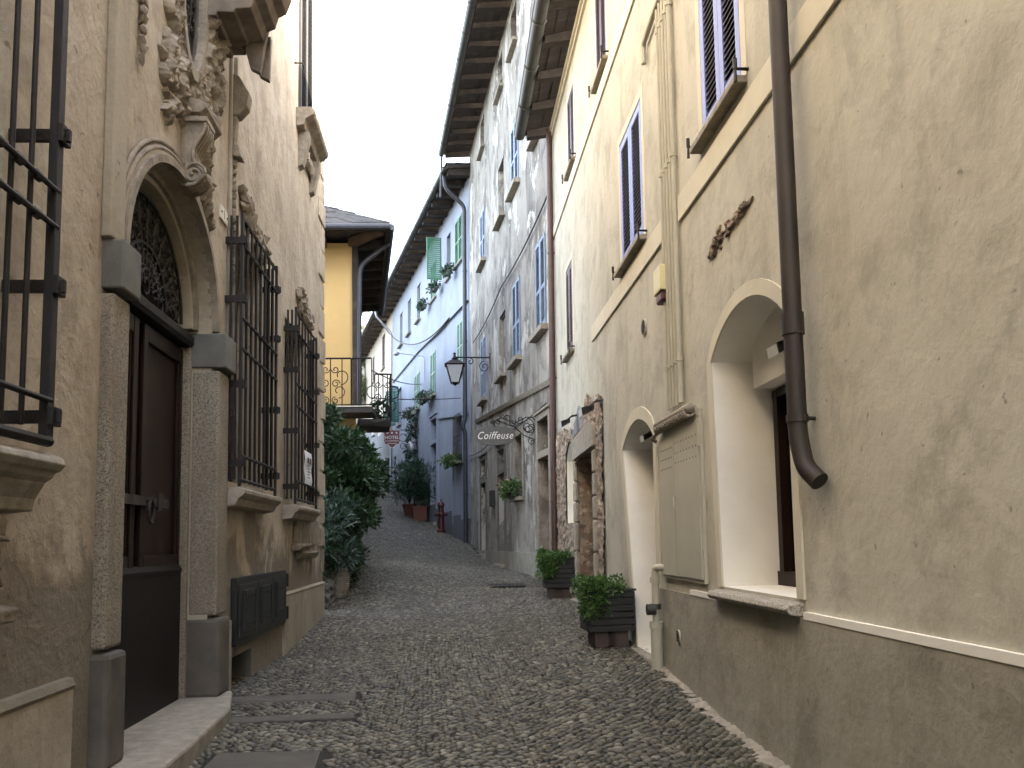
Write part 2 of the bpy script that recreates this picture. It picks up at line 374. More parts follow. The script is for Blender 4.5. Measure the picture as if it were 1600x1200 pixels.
# street bedding
m, t, p = nm('street_bedding'); B = NB(t); v = B.coord()
c = B.mix(B.ramp(B.noise(v, 1.5, 6, .6), [(.4,0),(.62,1)]), (.020,.018,.014), (.014,.013,.011))
c = B.mix(B.ramp(B.noise(v, 40, 4, .7), [(.35,0),(.7,1)]), c, (.030,.027,.021))
sep = B.n('ShaderNodeSeparateXYZ'); B.l(B.coord(), sep.inputs[0])
mo = B.math('MULTIPLY', B.ramp(B.math('ADD', B.math('MULTIPLY', sep.outputs[0], .35), B.noise(v, 1.2, 6, .6)), [(.90,0),(1.05,1)]), B.ramp(B.noise(v, 3, 6, .7), [(.42,0),(.58,1)]))
c = B.mix(mo, c, (.04,.05,.015))
B.l(c, p.inputs['Base Color']); p.inputs['Roughness'].default_value = .95
B.l(B.bump(B.noise(v, 60, 4, .7), .8, .01), p.inputs['Normal']); M_['bed'] = m
m, t, p = nm('river_pebbles'); B = NB(t); v = B.coord(); g = B.n('ShaderNodeNewGeometry')
c = B.ramp(g.outputs['Random Per Island'], [(0,(.042,.037,.026)),(.3,(.082,.072,.050)),(.6,(.118,.104,.073)),(.87,(.162,.145,.104)),(1,(.25,.228,.175))])
c = B.mix(.55, c, B.ramp(B.noise(v, 1.1, 6, .65, .5), [(.34,.36),(.62,1.0)]), 'MULTIPLY')
c = B.mix(.5, c, B.ramp(B.noise(v, 50, 4, .7), [(.3,.5),(.7,1)]), 'MULTIPLY')
sep = B.n('ShaderNodeSeparateXYZ'); B.l(B.coord(), sep.inputs[0])
mo = B.math('MULTIPLY', B.ramp(B.math('ADD', B.math('MULTIPLY', sep.outputs[0], .35), B.noise(v, 1.2, 6, .6)), [(1.0,0),(1.15,1)]), .35)
c = B.mix(mo, c, (.065,.075,.028))
B.l(c, p.inputs['Base Color']); p.inputs['Roughness'].default_value = .5
M_['pebble'] = m

# ------------------------------------------------------------ structure: ground + pebbles
xs = sorted(set([-400,-150,-60,-25,-12]+[round(-8+.25*i, 3) for i in range(49)]+[6,10,25,60,150,400]))
ys = sorted(set([-400,-150,-60,-20]+[round(-10+.4*i, 3) for i in range(151)]+[55,60,70,90,150,400,900]))
g = MB()
for y in ys:
    for x in xs: g.v.append((x, y, gz(x, min(90, max(-20, y)))))
nx = len(xs)
for j in range(len(ys)-1):
    for i in range(nx-1): g.f.append((j*nx+i, j*nx+i+1, (j+1)*nx+i+1, (j+1)*nx+i))
g.build('street', M_['bed'], smooth=True, kind='structure')

def pebble_template(k, rings):
    V = []; Fc = []
    for r, z in rings:
        for j in range(k): V.append((r*cos(2*pi*j/k), r*sin(2*pi*j/k), z))
    V.append((0, 0, 1.)); m = len(rings)
    for i in range(m-1):
        for j in range(k): Fc.append((i*k+j, i*k+(j+1) % k, (i+1)*k+(j+1) % k, (i+1)*k+j))
    T = [((m-1)*k+j, (m-1)*k+(j+1) % k, m*k) for j in range(k)]
    return np.array(V), np.array(Fc), np.array(T)
def fast_mesh(name, V, quads, tris, mat, smooth=True):
    me = bpy.data.meshes.new(name)
    nq, ntr = len(quads), len(tris)
    me.vertices.add(len(V)); me.vertices.foreach_set('co', V.astype(np.float32).ravel())
    loops = np.concatenate([quads.ravel(), tris.ravel()]).astype(np.int32)
    me.loops.add(len(loops)); me.loops.foreach_set('vertex_index', loops)
    st = np.concatenate([np.arange(nq)*4, nq*4+np.arange(ntr)*3]).astype(np.int32)
    me.polygons.add(nq+ntr); me.polygons.foreach_set('loop_start', st)
    me.polygons.foreach_set('loop_total', np.concatenate([np.full(nq, 4), np.full(ntr, 3)]).astype(np.int32))
    me.polygons.foreach_set('use_smooth', np.full(nq+ntr, smooth))
    me.update(); me.validate(); me.materials.append(mat)
    return me
SLABS = [(-1.86,-.78,7.15,7.45),(-1.86,-.72,6.45,6.62),(-1.45,-.8,5.15,5.62)]   # stones set in the paving: x0 x1 y0 y1
def pebbles():
    A = []
    y = 2.2; j = 0
    while y < 50:
        big = 1.0 if y > 9 else 1.0+.12*(9-y)/9
        dy = .043*big if y < 22 else .062; dx = .070*big if y < 22 else .09
        xa, xb = lerp_tab(XL, y)-.3, lerp_tab(XR, y)+.02
        n = int((xb-xa)/dx)+1
        x = xa+(np.arange(n)+.5*(j % 2))*dx+rng.normal(0, .005, n)
        cell = .9
        ph = ((x+4.)/cell) % 1.0-.5
        yy = y+(.25-ph**2)*.42+rng.normal(0, .0045, n)       # fan-shaped courses
        ang = ph*-.9+rng.normal(0, .15, n)
        sx = dx*.5*rng.uniform(.72, 1.0, n); sy = dy*.5*rng.uniform(.78, 1.06, n)
        A.append(np.stack([x, yy, ang, sx, sy], 1)); y += dy; j += 1
    A = np.concatenate(A)
    keep = np.ones(len(A), bool)
    for x0, x1, y0, y1 in SLABS: keep &= ~((A[:,0] > x0-.03) & (A[:,0] < x1+.03) & (A[:,1] > y0-.02) & (A[:,1] < y1+.02))
    for (cx, cy) in ((1.0, 15.6),): keep &= ~((abs(A[:,0]-cx) < .33) & (abs(A[:,1]-cy) < .33))
    wall = np.interp(A[:,1], *zip(*XR)); keep &= A[:,0] < wall+.02
    near_edge = (wall-A[:,0] < .10) & (rng.random(len(A)) < .75) & (A[:,1] < 28); keep &= ~near_edge
    keep &= rng.random(len(A)) > .015
    A = A[keep]
    out = []
    for lo, hi, k, rings in ((0, 9, 10, ((1,-.6),(.97,.2),(.78,.66),(.42,.93))), (9, 60, 6, ((1,-.6),(.9,.35),(.5,.88)))):
        S = A[(A[:,1] >= lo) & (A[:,1] < hi)]
        V, Fc, T = pebble_template(k, rings); n = len(S)
        lump = 1+rng.normal(0, .045, (n, len(V), 1))
        P = V[None]*np.stack([S[:,3], S[:,4], rng.uniform(.008, .019, n)], 1)[:,None,:]; P[:,:,:2] *= lump
        tilt = rng.normal(0, .07, (n, 1)); P[:,:,2] += P[:,:,0]*tilt+P[:,:,1]*rng.normal(0, .07, (n, 1))
        ca, sa = np.cos(S[:,2])[:,None], np.sin(S[:,2])[:,None]
        X = P[:,:,0]*ca-P[:,:,1]*sa+S[:,0:1]; Y = P[:,:,0]*sa+P[:,:,1]*ca+S[:,1:2]
        Z = P[:,:,2]+gz_np(S[:,0], S[:,1])[:,None]+.002+.006*np.sin(S[:,0]*3+S[:,1]*1.3)[:,None]*0
        # follow the slope of the street
        sl = (gz_np(S[:,0], S[:,1]+.1)-gz_np(S[:,0], S[:,1]-.1))/.2; Z += (Y-S[:,1:2])*sl[:,None]
        VV = np.stack([X, Y, Z], 2).reshape(-1, 3); off = (np.arange(n)*len(V))[:,None,None]
        out.append((VV, (Fc[None]+off).reshape(-1, 4), (T[None]+off).reshape(-1, 3)))
    nv = len(out[0][0])
    V = np.concatenate([out[0][0], out[1][0]]); Q = np.concatenate([out[0][1], out[1][1]+nv]); T = np.concatenate([out[0][2], out[1][2]+nv])
    me = fast_mesh('cobblestones', V, Q, T, M_['pebble'])
    o = bpy.data.objects.new('cobblestones', me); C.objects.link(o)
    tag(o, 'small rounded river pebbles paving the sloping lane', 'cobblestones', kind='stuff')
pebbles()

# ------------------------------------------------------------ building helpers
class Bld:
    def __init__(s, name, label, W, a, b, z0, z1, mat, depth=6., cat='building', group=None):
        s.W, s.a, s.b, s.z0, s.z1, s.mat, s.depth = W, a, b, z0, z1, mat, depth
        m = W((a+b)/2, 0, 0); s.root = empty(name, (m[0], m[1], gz(m[0], m[1])), label, cat, group)
        s.holes = []
    def hole(s, poly, dep, mat=None): s.holes.append((poly, dep, mat))
    def wall(s, top=None):
        W = s.W; outer = top or [(s.a, s.z0), (s.b, s.z0), (s.b, s.z1), (s.a, s.z1)]
        loops = [outer]+[h[0] for h in s.holes]
        flat = [q for l in loops for q in l]
        tr = tessellate_polygon([[Vector((q[0], q[1], 0)) for q in l] for l in loops])
        m = MB(); m.v = [W(q[0], 0, q[1]) for q in flat]; m.f = [tuple(t) for t in tr]
        # end walls, back and top give the building its depth
        D = -s.depth
        zt = max(q[1] for q in outer)
        m.quad(W(s.a,0,s.z0), W(s.a,D,s.z0), W(s.a,D,zt), W(s.a,0,zt))
        m.quad(W(s.b,0,s.z0), W(s.b,D,s.z0), W(s.b,D,zt), W(s.b,0,zt))
        m.quad(W(s.a,D,s.z0), W(s.b,D,s.z0), W(s.b,D,zt), W(s.a,D,zt)); m.quad(W(s.a,0,zt), W(s.b,0,zt), W(s.b,D,zt), W(s.a,D,zt))
        for poly, dep, mt in s.holes:
            r = m if mt is None else MB()
            k = len(poly)
            for i in range(k):
                p, q = poly[i], poly[(i+1) % k]
                r.quad(W(p[0],0,p[1]), W(q[0],0,q[1]), W(q[0],-dep,q[1]), W(p[0],-dep,p[1]))
            if mt is not None: r.build('reveal', mt, s.root)
        o = m.build('wall', s.mat, s.root); return o
def rectp(a, b, z0, z1): return [(a, z0), (b, z0), (b, z1), (a, z1)]
def archp(a, b, z0, zs, rise, n=14):    # segmental arch on top, springing at zs
    c = (a+b)/2; h = (b-a)/2; R = (h*h+rise*rise)/(2*rise); t0 = math.asin(h/R)
    P = [(a, z0), (b, z0)]
    for i in range(n+1):
        t = t0-2*t0*i/n; P.append((c+R*sin(t), zs+rise-R+R*cos(t)))
    return P
def leaf_shutter(W, a, b, z0, z1, o, frame, slat, parent, step=.045, mid=0, st=.06, th=.035, name='shutter', tilt=.02, backing=True):
    if step > .055: tilt = step*.8
    m = MB()
    m.box(W, a, a+st, o, o+th, z0, z1).box(W, b-st, b, o, o+th, z0, z1)
    rails = [z0, z1-st]+([z0+(z1-z0)*mid-st/2] if mid else [])
    for i, z in enumerate(rails): m.box(W, a+st, b-st, o+.002, o+th-.002, z, z+st*(1.6 if i == 0 else 1))
    fr = m.build(name, frame, parent)
    s_ = MB(); z = z0+st*1.6+.01
    while z < z1-st-.01:
        if not (mid and abs(z-(z0+(z1-z0)*mid)) < st*.6):
            s_.hexa([W(a+st,o+th-.004,z), W(b-st,o+th-.004,z), W(b-st,o+.002,z+tilt), W(a+st,o+.002,z+tilt),
                     W(a+st,o+th-.004,z+.007), W(b-st,o+th-.004,z+.007), W(b-st,o+.002,z+tilt+.007), W(a+st,o+.002,z+tilt+.007)])
        z += step
    s_.build('slats', slat, fr)
    return fr
def shutter_window(Bd, a, b, z0, z1, frame, slat=None, rec=.10, step=.045, mid=0, sill=True, sillm=None, sw=.09, so=.10, sh=.07, dogs=False, trim=None, st=.06):
    a, b = min(a, b), max(a, b); W = Bd.W; slat = slat or frame
    Bd.hole(rectp(a, b, z0, z1), .22)
    win = MB().box(W, a-.001+.001, b, -.24, -.21, z0, z1).build('window', M_['glass'], Bd.root)
    c = (a+b)/2
    leaf_shutter(W, a+.01, c-.004, z0+.02, z1-.02, -rec+.02, frame, slat, win, step, mid, st)
    leaf_shutter(W, c+.004, b-.01, z0+.02, z1-.02, -rec+.02, frame, slat, win, step, mid, st)
    if sill: MB().box(W, a-sw, b+sw, -.05, so, z0-sh, z0-.002).build('sill', sillm or M_['stone'], win, bevel=.008)
    if trim:
        tm = MB().box(W, a-.1, a-.002, .0, .006, z0, z1+.1).box(W, b+.002, b+.1, .0, .006, z0, z1+.1).box(W, a-.002, b+.002, .0, .006, z1+.002, z1+.1)
        tm.build('trim', trim, win)
    if dogs:
        d = MB()
        for q in (a-.12, b+.12):
            d.tube([W(q,.0,z0+.02), W(q,.09,z0+.02), W(q,.09,z0-.07)], .012, 6)
            d.tube([W(q,.09,z0+.02), W(q,.09,z0+.09)], .015, 6)
        d.build('shutter_catch', M_['iron'], win)
    return win
def plain_window(Bd, a, b, z0, z1, dep=.2, frame=None, pane=None, sill=True, surround=None, sw=.08, so=.10, mull=1, bars=1, hmat=None):
    a, b = min(a, b), max(a, b); W = Bd.W
    Bd.hole(rectp(a, b, z0, z1), dep, hmat)
    win = MB().box(W, a, b, -dep-.02, -dep+.001, z0, z1).build('window', pane or M_['glass'], Bd.root)
    f = MB(); t = .045; o0, o1 = -dep+.003, -dep+.045
    f.box(W, a, a+t, o0, o1, z0, z1).box(W, b-t, b, o0, o1, z0, z1).box(W, a+t, b-t, o0, o1, z0, z0+t).box(W, a+t, b-t, o0, o1, z1-t, z1)
    for i in range(mull): q = a+(b-a)*(i+1)/(mull+1); f.box(W, q-.02, q+.02, o0, o1-.003, z0+t, z1-t)
    for i in range(bars): q = z0+(z1-z0)*(i+1)/(bars+1); f.box(W, a+t, b-t, o0, o1-.006, q-.012, q+.012)
    f.build('frame', frame or M_['shutbrown'], win)
    if sill: MB().box(W, a-sw, b+sw, -.04, so, z0-.08, z0-.002).build('sill', M_['stone'], win, bevel=.008)
    if surround:
        tm = MB().box(W, a-.16, a-.002, 0, .03, z0, z1+.16).box(W, b+.002, b+.16, 0, .03, z0, z1+.16).box(W, a-.002, b+.002, 0, .03, z1+.002, z1+.16)
        tm.build('surround', surround, win, bevel=.006)
    return win
def eave(Bd, a, b, zt, over, raft=.55, rw=.10, gr=.10, gutter=True, slope=.38, wood=None, gm=None, back=5., boards=True, rh=.13, zo=0):
    W = Bd.W; wood = wood or M_['wood']; dz = -slope*over
    # roof slab covered in stone slates, with uneven courses
    R = Bd.root
    rf = MB(); z_e = zt+.16+dz+zo
    def zz(o): return zt+.16+zo-slope*o
    rf.hexa([W(a,over,zz(over)),W(b,over,zz(over)),W(b,-back,zz(-back)),W(a,-back,zz(-back)),W(a,over,zz(over)+.07),W(b,over,zz(over)+.07),W(b,-back,zz(-back)+.07),W(a,-back,zz(-back)+.07)])
    o_ = over+.06; rnd = random.Random(int(a*10+zt*7))
    while o_ > -back:
        s_ = a
        while s_ < b:
            wd = rnd.uniform(.28, .5); e2 = min(s_+wd, b); k = rnd.uniform(.03, .055); of = rnd.uniform(-.04, .05)
            z1 = zz(o_+of)+.08; z0b = zz(o_-.5)+.08
            if o_ > over-1.6 or back < 4: rf.hexa([W(s_,o_+of,z1),W(e2-.01,o_+of,z1),W(e2-.01,o_-.5,z0b),W(s_,o_-.5,z0b),W(s_,o_+of,z1+k+.03),W(e2-.01,o_+of,z1+k+.03),W(e2-.01,o_-.5,z0b+k),W(s_,o_-.5,z0b+k)])
            s_ = e2
        o_ -= .38
    root = rf.build('roof', M_['slate'], R)
    n = max(1, int((b-a)/raft)); n_obj = []
    bd = MB()   # soffit boards lie over the rafters
    q = a; 
    while q < b-.02:
        e2 = min(b, q+rnd.uniform(.8, 2.0)); 
        oo = -.02
        while oo < over-.02:
            e3 = min(over, oo+rnd.uniform(.14, .24)); dzb = rnd.uniform(0, .012)
            bd.hexa([W(q,oo,zz(oo)-.035-dzb),W(e2-.006,oo,zz(oo)-.035-dzb),W(e2-.006,e3-.006,zz(e3)-.035-dzb),W(q,e3-.006,zz(e3)-.035-dzb),
                     W(q,oo,zz(oo)-.005),W(e2-.006,oo,zz(oo)-.005),W(e2-.006,e3-.006,zz(e3)-.005),W(q,e3-.006,zz(e3)-.005)]); oo = e3
        q = e2
    bd.build('soffit', wood, root)
    for i in range(n+1):
        q = a+.06+(b-a-.12-rw)*i/n; j = rnd.uniform(-.04, .04) if 0 < i < n else 0
        r_ = MB().hexa([W(q+j,-.1,zz(-.1)-.04-rh),W(q+rw+j,-.1,zz(-.1)-.04-rh),W(q+rw,over-.05,zz(over-.05)-.04-rh*.8),W(q,over-.05,zz(over-.05)-.04-rh*.8),
                   W(q+j,-.1,zz(-.1)-.045),W(q+rw+j,-.1,zz(-.1)-.045),W(q+rw,over-.05,zz(over-.05)-.045),W(q,over-.05,zz(over-.05)-.045)])
        r_.build('rafter', wood, root)
    if gutter:
        gm = gm or M_['gutter']; gt = MB(); oc, zc = over+gr*.75, zz(over)-.02
        prof = [(oc+gr*cos(t), zc+gr*sin(t)) for t in [pi+pi*i/10 for i in range(11)]]
        prof += [(oc+(gr-.012)*cos(t), zc+(gr-.012)*sin(t)) for t in [2*pi-pi*i/10 for i in range(11)]]
        gt.profile(W, prof, a, b)
        gt.tube([W(a,oc+gr,zc), W(b,oc+gr,zc)], .012, 6)
        for q in (a, b): gt.prism(W, [(0,0)]*0, 0, 0) if False else None
        for q in (a+.005, b-.005):
            n0 = len(gt.v); gt.v += [W(q, oc+gr*cos(t), zc+gr*sin(t)) for t in [pi+pi*i/10 for i in range(11)]]; gt.f.append(tuple(range(n0, n0+11)))
        go = gt.build('gutter', gm, root, smooth=False)
        i = a+.4
        while i < b:
            MB().tube([W(i, oc+(gr+.006)*cos(t), zc+(gr+.006)*sin(t)) for t in [pi+pi*k/8 for k in range(9)]], .010, 5).build('gutter_bracket', gm, go); i += 1.3
    return root
def pipe(parent, pts, r, mat, clamps=(), name='downpipe', k=14, W=None):
    o = MB().tube(pts, r, k).build(name, mat, parent, smooth='auto')
    for c, dirn in clamps:
        c = Vector(c)
        cl = MB().tube([c-Vector((0,0,.02)), c+Vector((0,0,.02))], r*1.14, k)
        if dirn is not None: cl.tube([c, c+Vector(dirn)], .012, 6)
        cl.build('pipe_clamp', mat, o)
    return o
def smooth_path(P, n=8, rad=.15):   # round the corners of a polyline
    P = [Vector(p) for p in P]; out = [P[0]]
    for i in range(1, len(P)-1):
        a, b, c = P[i-1], P[i], P[i+1]; u = (a-b); v = (c-b); r = min(rad, u.length*.45, v.length*.45)
        p0 = b+u.normalized()*r; p1 = b+v.normalized()*r
        for k in range(n+1):
            t = k/n; out.append(p0*(1-t)**2+b*2*t*(1-t)+p1*t*t)
    out.append(P[-1]); return out
def cable(name, label, P, r, cat='cable', sag=0, mat=None, group=None, n=14):
    pts = []
    for i in range(len(P)-1):
        a, b = Vector(P[i]), Vector(P[i+1]); sg = sag[i] if hasattr(sag, '__len__') else sag
        for k in range(n if sg else 1): 
            t = k/n; q = a.lerp(b, t); q.z -= sg*4*t*(1-t); pts.append(q)
    pts.append(Vector(P[-1]))
    return MB().tube(pts, r, 6).build(name, mat or M_['cable'], None, True, base=P[0], label=label, cat=cat, group=group)
def text_faces(txt, size, W2, shear=0, ext=.004, spacing=1.0, sx=1.):
    cu = bpy.data.curves.new('txt', 'FONT'); cu.body = txt; cu.size = size; cu.extrude = ext; cu.shear = shear
    cu.align_x = 'CENTER'; cu.align_y = 'CENTER'; cu.space_character = spacing; cu.resolution_u = 3
    ob = bpy.data.objects.new('txt', cu); C.objects.link(ob)
    dg = bpy.context.evaluated_depsgraph_get(); me = bpy.data.meshes.new_from_object(ob.evaluated_get(dg))
    V = [W2(v.co.x*sx, v.co.y, v.co.z) for v in me.vertices]; Fc = [tuple(p.vertices) for p in me.polygons]
    bpy.data.objects.remove(ob); bpy.data.curves.remove(cu); return V, Fc
def add_raw(m, V, Fc):
    n = len(m.v); m.v += V; m.f += [tuple(n+i for i in f) for f in Fc]; return m
def leaves(name, mat, parent, centers, n, L, Wd, droop=.3, upb=.3, seed=1, shell=.5, label=None, cat=None, group=None, kind=None, base=None, fold=.25):
    """centers: list of (x,y,z,rx,ry,rz,weight); each leaf is a folded four-face blade"""
    r = np.random.default_rng(seed); wts = np.array([c[6] for c in centers]); idx = r.choice(len(centers), n, p=wts/wts.sum())
    Cc = np.array([c[:6] for c in centers])[idx]
    d = r.normal(size=(n, 3)); d /= np.linalg.norm(d, axis=1)[:, None]
    rad = (shell+(1-shell)*r.random(n))**(.6); rad *= 1+.10*r.normal(size=n)
    P = Cc[:, :3]+d*rad[:, None]*Cc[:, 3:6]
    ax = d+r.normal(0, .5, (n, 3)); ax[:, 2] += upb-droop; ax /= np.linalg.norm(ax, axis=1)[:, None]
    rnd = r.normal(size=(n, 3)); rnd[:, 2] *= .5; sd_ = np.cross(ax, rnd+np.array([0, 0, 1.2])); sd_ /= np.linalg.norm(sd_, axis=1)[:, None]
    nr = np.cross(sd_, ax)
    l = (L*r.uniform(.6, 1.25, n))[:, None]; w_ = (Wd*r.uniform(.7, 1.2, n))[:, None]
    v0 = P; v1 = P+ax*l*.5+sd_*w_+nr*w_*fold; v2 = P+ax*l-nr*l*.15; v3 = P+ax*l*.5-sd_*w_+nr*w_*fold; vm = P+ax*l*.5
    V = np.stack([v0, v1, v2, v3, vm], 1).reshape(-1, 3)
    T = np.array([[0, 1, 4], [4, 1, 2], [0, 4, 3], [4, 2, 3]])[None]+(np.arange(n)*5)[:, None, None]
    off = woff(parent) if parent else Vector(base or (0, 0, 0)); V = V-np.array(off)
    me = fast_mesh(name, V, np.zeros((0, 4), int), T.reshape(-1, 3), mat, False)
    o = bpy.data.objects.new(name, me); C.objects.link(o)
    if parent: o.parent = parent
    else: o.location = off
    return tag(o, label, cat, group, kind)

# ============================================================ RIGHT: cream plaster house
R = Bld('cream_house', 'cream plastered house with lavender louvred shutters and white arched openings on the right', WR, -14, 16.2, -1.2, 9.48, M_['right'])
W = WR
# shuttered windows from the photograph: near edge x, bottom y, top y, far edge x
LOW = []
for xn, yb, yt, xf, col in ((1004, 372, 152, 969, 'lav'), (895, 552, 408, 885, 'shutbrown')):
    s1, s2, _, _ = W.rect(xn, yb, yt, xf)
    LOW.append((s1, s2, col))
LOW.insert(0, (5.38, 6.28, 'lav'))
UP = []
for i, (s1, s2, col) in enumerate(LOW):
    shutter_window(R, s1, s2, 4.64, 6.14, M_[col], M_['slat'] if col == 'lav' else M_['shutbrown'], rec=.05, sillm=M_['stone'], dogs=True, trim=M_['band'], sw=.09, so=.09, sh=.055, st=.085, step=.05)
for (xn, yb, yt, xf) in ((947, 92, -80, 931), (897, 262, 130, 887)):
    s1, s2, _, _ = W.rect(xn, yb, max(0, yt), xf)
    shutter_window(R, s1, s2, 7.62, 8.90, M_['shutbrown'], rec=.05, sillm=M_['stone'], dogs=True, trim=M_['band'], sw=.08, so=.08, sh=.05)
shutter_window(R, 5.38, 6.28, 7.62, 8.90, M_['lav'], M_['slat'], rec=.075, step=.05)
# big arched window niche
NA, NBb = W.uv(1247, 900)[0], W.uv(1127, 800)[0]
NZ0, NZS, NRI = 1.24, 2.90, .27
niche = archp(NA, W.uv(1112, 560)[0], NZ0, NZS, NRI); niche[1] = (NBb, NZ0)
DEP = .48
R.hole(niche, DEP, M_['white'])
def trimring(poly, wd, mt, o=.014, name='painted_surround', zb=None, parent=None):   # flat painted band round an opening
    c = (sum(p[0] for p in poly)/len(poly), sum(p[1] for p in poly)/len(poly)); m = MB()
    top = poly[1:]+[poly[0]]     # from b-bottom, over the top, to a-bottom
    N = len(top); outp = []
    for i, p in enumerate(top):
        q0 = top[max(i-1, 0)]; q1 = top[min(i+1, N-1)]; tx, tz = q1[0]-q0[0], q1[1]-q0[1]; l = hypot(tx, tz) or 1
        nx_, nz_ = tz/l, -tx/l
        if (nx_*(p[0]-c[0])+nz_*(p[1]-c[1])) < 0: nx_, nz_ = -nx_, -nz_
        if i in (0, N-1): nz_ = 0; nx_ = 1 if p[0] > c[0] else -1
        outp.append((p[0]+nx_*wd, p[1]+nz_*wd))
    for i in range(N-1):
        a1, b1, c1, d1 = top[i], top[i+1], outp[i+1], outp[i]
        m.hexa([W(a1[0],0,a1[1]),W(b1[0],0,b1[1]),W(c1[0],0,c1[1]),W(d1[0],0,d1[1]),W(a1[0],o,a1[1]),W(b1[0],o,b1[1]),W(c1[0],o,c1[1]),W(d1[0],o,d1[1])])
    return m.build(name, mt, parent or R.root)
nw = MB().box(W, NA, NBb+.12, -DEP-.03, -DEP-.005, NZ0, NZS+NRI).build('arched_window', M_['glass'], R.root)
trimring(niche, .10, M_['band'], parent=nw)
f = MB(); o0, o1 = -DEP, -DEP+.07
for a, b in ((NA, NA+.08), (NBb-.10, NBb-.02), ((NA+NBb)/2-.05, (NA+NBb)/2+.05)): f.box(W, a, b, o0, o1, NZ0+.1, NZS-.25)
f.box(W, NA, NBb, o0, o1+.01, NZ0+.0, NZ0+.10).box(W, NA, NBb, o0, o1-.004, NZS-.30, NZS-.24)
f.build('frame', M_['door'], nw)
MB().box(W, NA-.0, NBb, -DEP, -DEP+.20, NZS-.22, NZS+NRI).build('lintel', M_['white'], nw)
sl = MB().profile(W, [(-DEP, NZ0-.02), (.03, NZ0-.02), (.085, NZ0-.035), (.10, NZ0-.06), (.085, NZ0-.085), (.03, NZ0-.095), (-DEP, NZ0-.095)], NA-.06, NBb+.10)
sl.build('sill', M_['sillstone'], nw, bevel=.006)
# curtain edge behind the glass
# arched doorway
DA, DB = W.uv(1030, 1000)[0]-.02, W.uv(983, 900)[0]
DZ0 = .47; D1 = archp(DA, W.uv(973, 660)[0], DZ0, 2.60, .24); D1[1] = (W.uv(997, 985)[0], DZ0)
R.hole(D1, .40, M_['white'])
dw = MB().box(W, DA-.1, DB+.25, -.46, -.41, DZ0, 2.95).build('door', M_['door'], R.root)
trimring(D1, .13, M_['band'], parent=dw)
d = MB(); 
for z0_, z1_ in ((.75, 1.35), (1.5, 2.6)): 
    for q0, q1 in ((DA+.12, (DA+DB)/2-.05), ((DA+DB)/2+.05, DB-.12)): d.box(W, q0, q1, -.412, -.395, z0_, z1_)
d.build('door_panel', M_['door'], dw)
MB().box(W, DA+.02, DB-.02, -.40, -.34, DZ0, DZ0+.22).build('lower_rail', M_['doorlow'], dw)
MB().box(W, DA-.0, DB, -.40, -.18, DZ0+.001, DZ0+.07).build('inner_step', M_['stone'], dw, bevel=.01)
MB().box(W, DA-.05, DB+.08, -.18, .10, DZ0-.10, DZ0-.001).build('doorstep', M_['sillstone'], dw, bevel=.012)
# rubble area with a stone framed doorway and a white niche
KS0, KS1 = W.uv(946, 800)[0], 16.0
SD0, SD1 = W.uv(934, 830)[0], W.uv(906, 830)[0]
SN0, SN1 = W.uv(901, 740)[0], W.uv(886, 740)[0]
dz0 = gz(1.9, (SD0+SD1)/2)-.05
sdoor = rectp(SD0, SD1, dz0, 2.86); snich = archp(SN0, SN1, 1.86, 2.92, .28, 8)
R.hole(sdoor, .55, M_['rubble']); R.hole(snich, .28, M_['white'])
MB().box(W, SD0, SD1, -.60, -.54, dz0, 2.86).build('old_stone_doorway', M_['woodwarm'], R.root)
MB().box(W, SN0, SN1, -.31, -.279, 1.86, 3.2).build('white_niche', M_['white'], R.root)
rb = MB(); st_ = .035
ns = int((KS1-KS0)/st_); nz_ = int(3.35/st_); zb = .4
def inpoly(x, z, P):
    c = False; j = len(P)-1
    for i in range(len(P)):
        if (P[i][1] > z) != (P[j][1] > z) and x < (P[j][0]-P[i][0])*(z-P[i][1])/(P[j][1]-P[i][1])+P[i][0]: c = not c
        j = i
    return c
ids = {}
def rv(i, j):
    if (i, j) in ids: return ids[(i, j)]
    a = KS0-.35+i*st_; z = zb+j*st_
    d_, pts = noise.voronoi(Vector((a*7.0, z*9.5, 1.3)), distance_metric='DISTANCE')
    edge = max(0, min(1, (d_[1]-d_[0])*3.2)); n1 = noise.fractal(Vector((a*6, z*6, 4)), .8, 2, 5)
    h = .010+.026*edge**.6+.010*n1+.010*noise.cell(Vector((pts[0])))
    ids[(i, j)] = len(rb.v); rb.v.append(W(a, max(.004, h), z)); return ids[(i, j)]
for i in range(int((KS1-KS0+.5)/st_)):
    for j in range(nz_+20):
        a = KS0-.35+(i+.5)*st_; z = zb+(j+.5)*st_
        nn = noise.fractal(Vector((a*1.8, z*1.8, 9)), .7, 2.1, 5)*.22
        lim = 3.48+.08*sin(a*1.7)+nn*.6; left = KS0-.02+nn*.25
        if a > KS1 or a < left or z > lim: continue
        if inpoly(a, z, sdoor) or inpoly(a, z, snich): continue
        rb.f.append((rv(i, j), rv(i+1, j), rv(i+1, j+1), rv(i, j+1)))
rb.build('exposed_rubble', M_['rubble'], R.root, smooth=False)
MB().prism(W, [(SD0-.18, 2.84), (SD1+.12, 2.82), (SD1+.16, 3.12), (SD0+.4, 3.22), (SD0-.12, 3.16)], 0, .09).build('lintel_stone', M_['stone'], R.root, bevel=.03)
j_ = MB(); zq = dz0
while zq < 2.8:
    h = random.uniform(.3, .55); wq = random.uniform(.14, .26)
    j_.box(W, SD1+.0, SD1+wq, 0, .07, zq, min(2.82, zq+h)-.015).box(W, SD0-wq, SD0, 0, .07, zq, min(2.82, zq+h)-.015); zq += h
j_.build('jamb_stones', M_['stone'], R.root, bevel=.025)
gp = [(SN0-.25, 3.28), (SD1-.1, 3.22), (SD1-.5, 4.05), (SD1-.15, 3.9)]
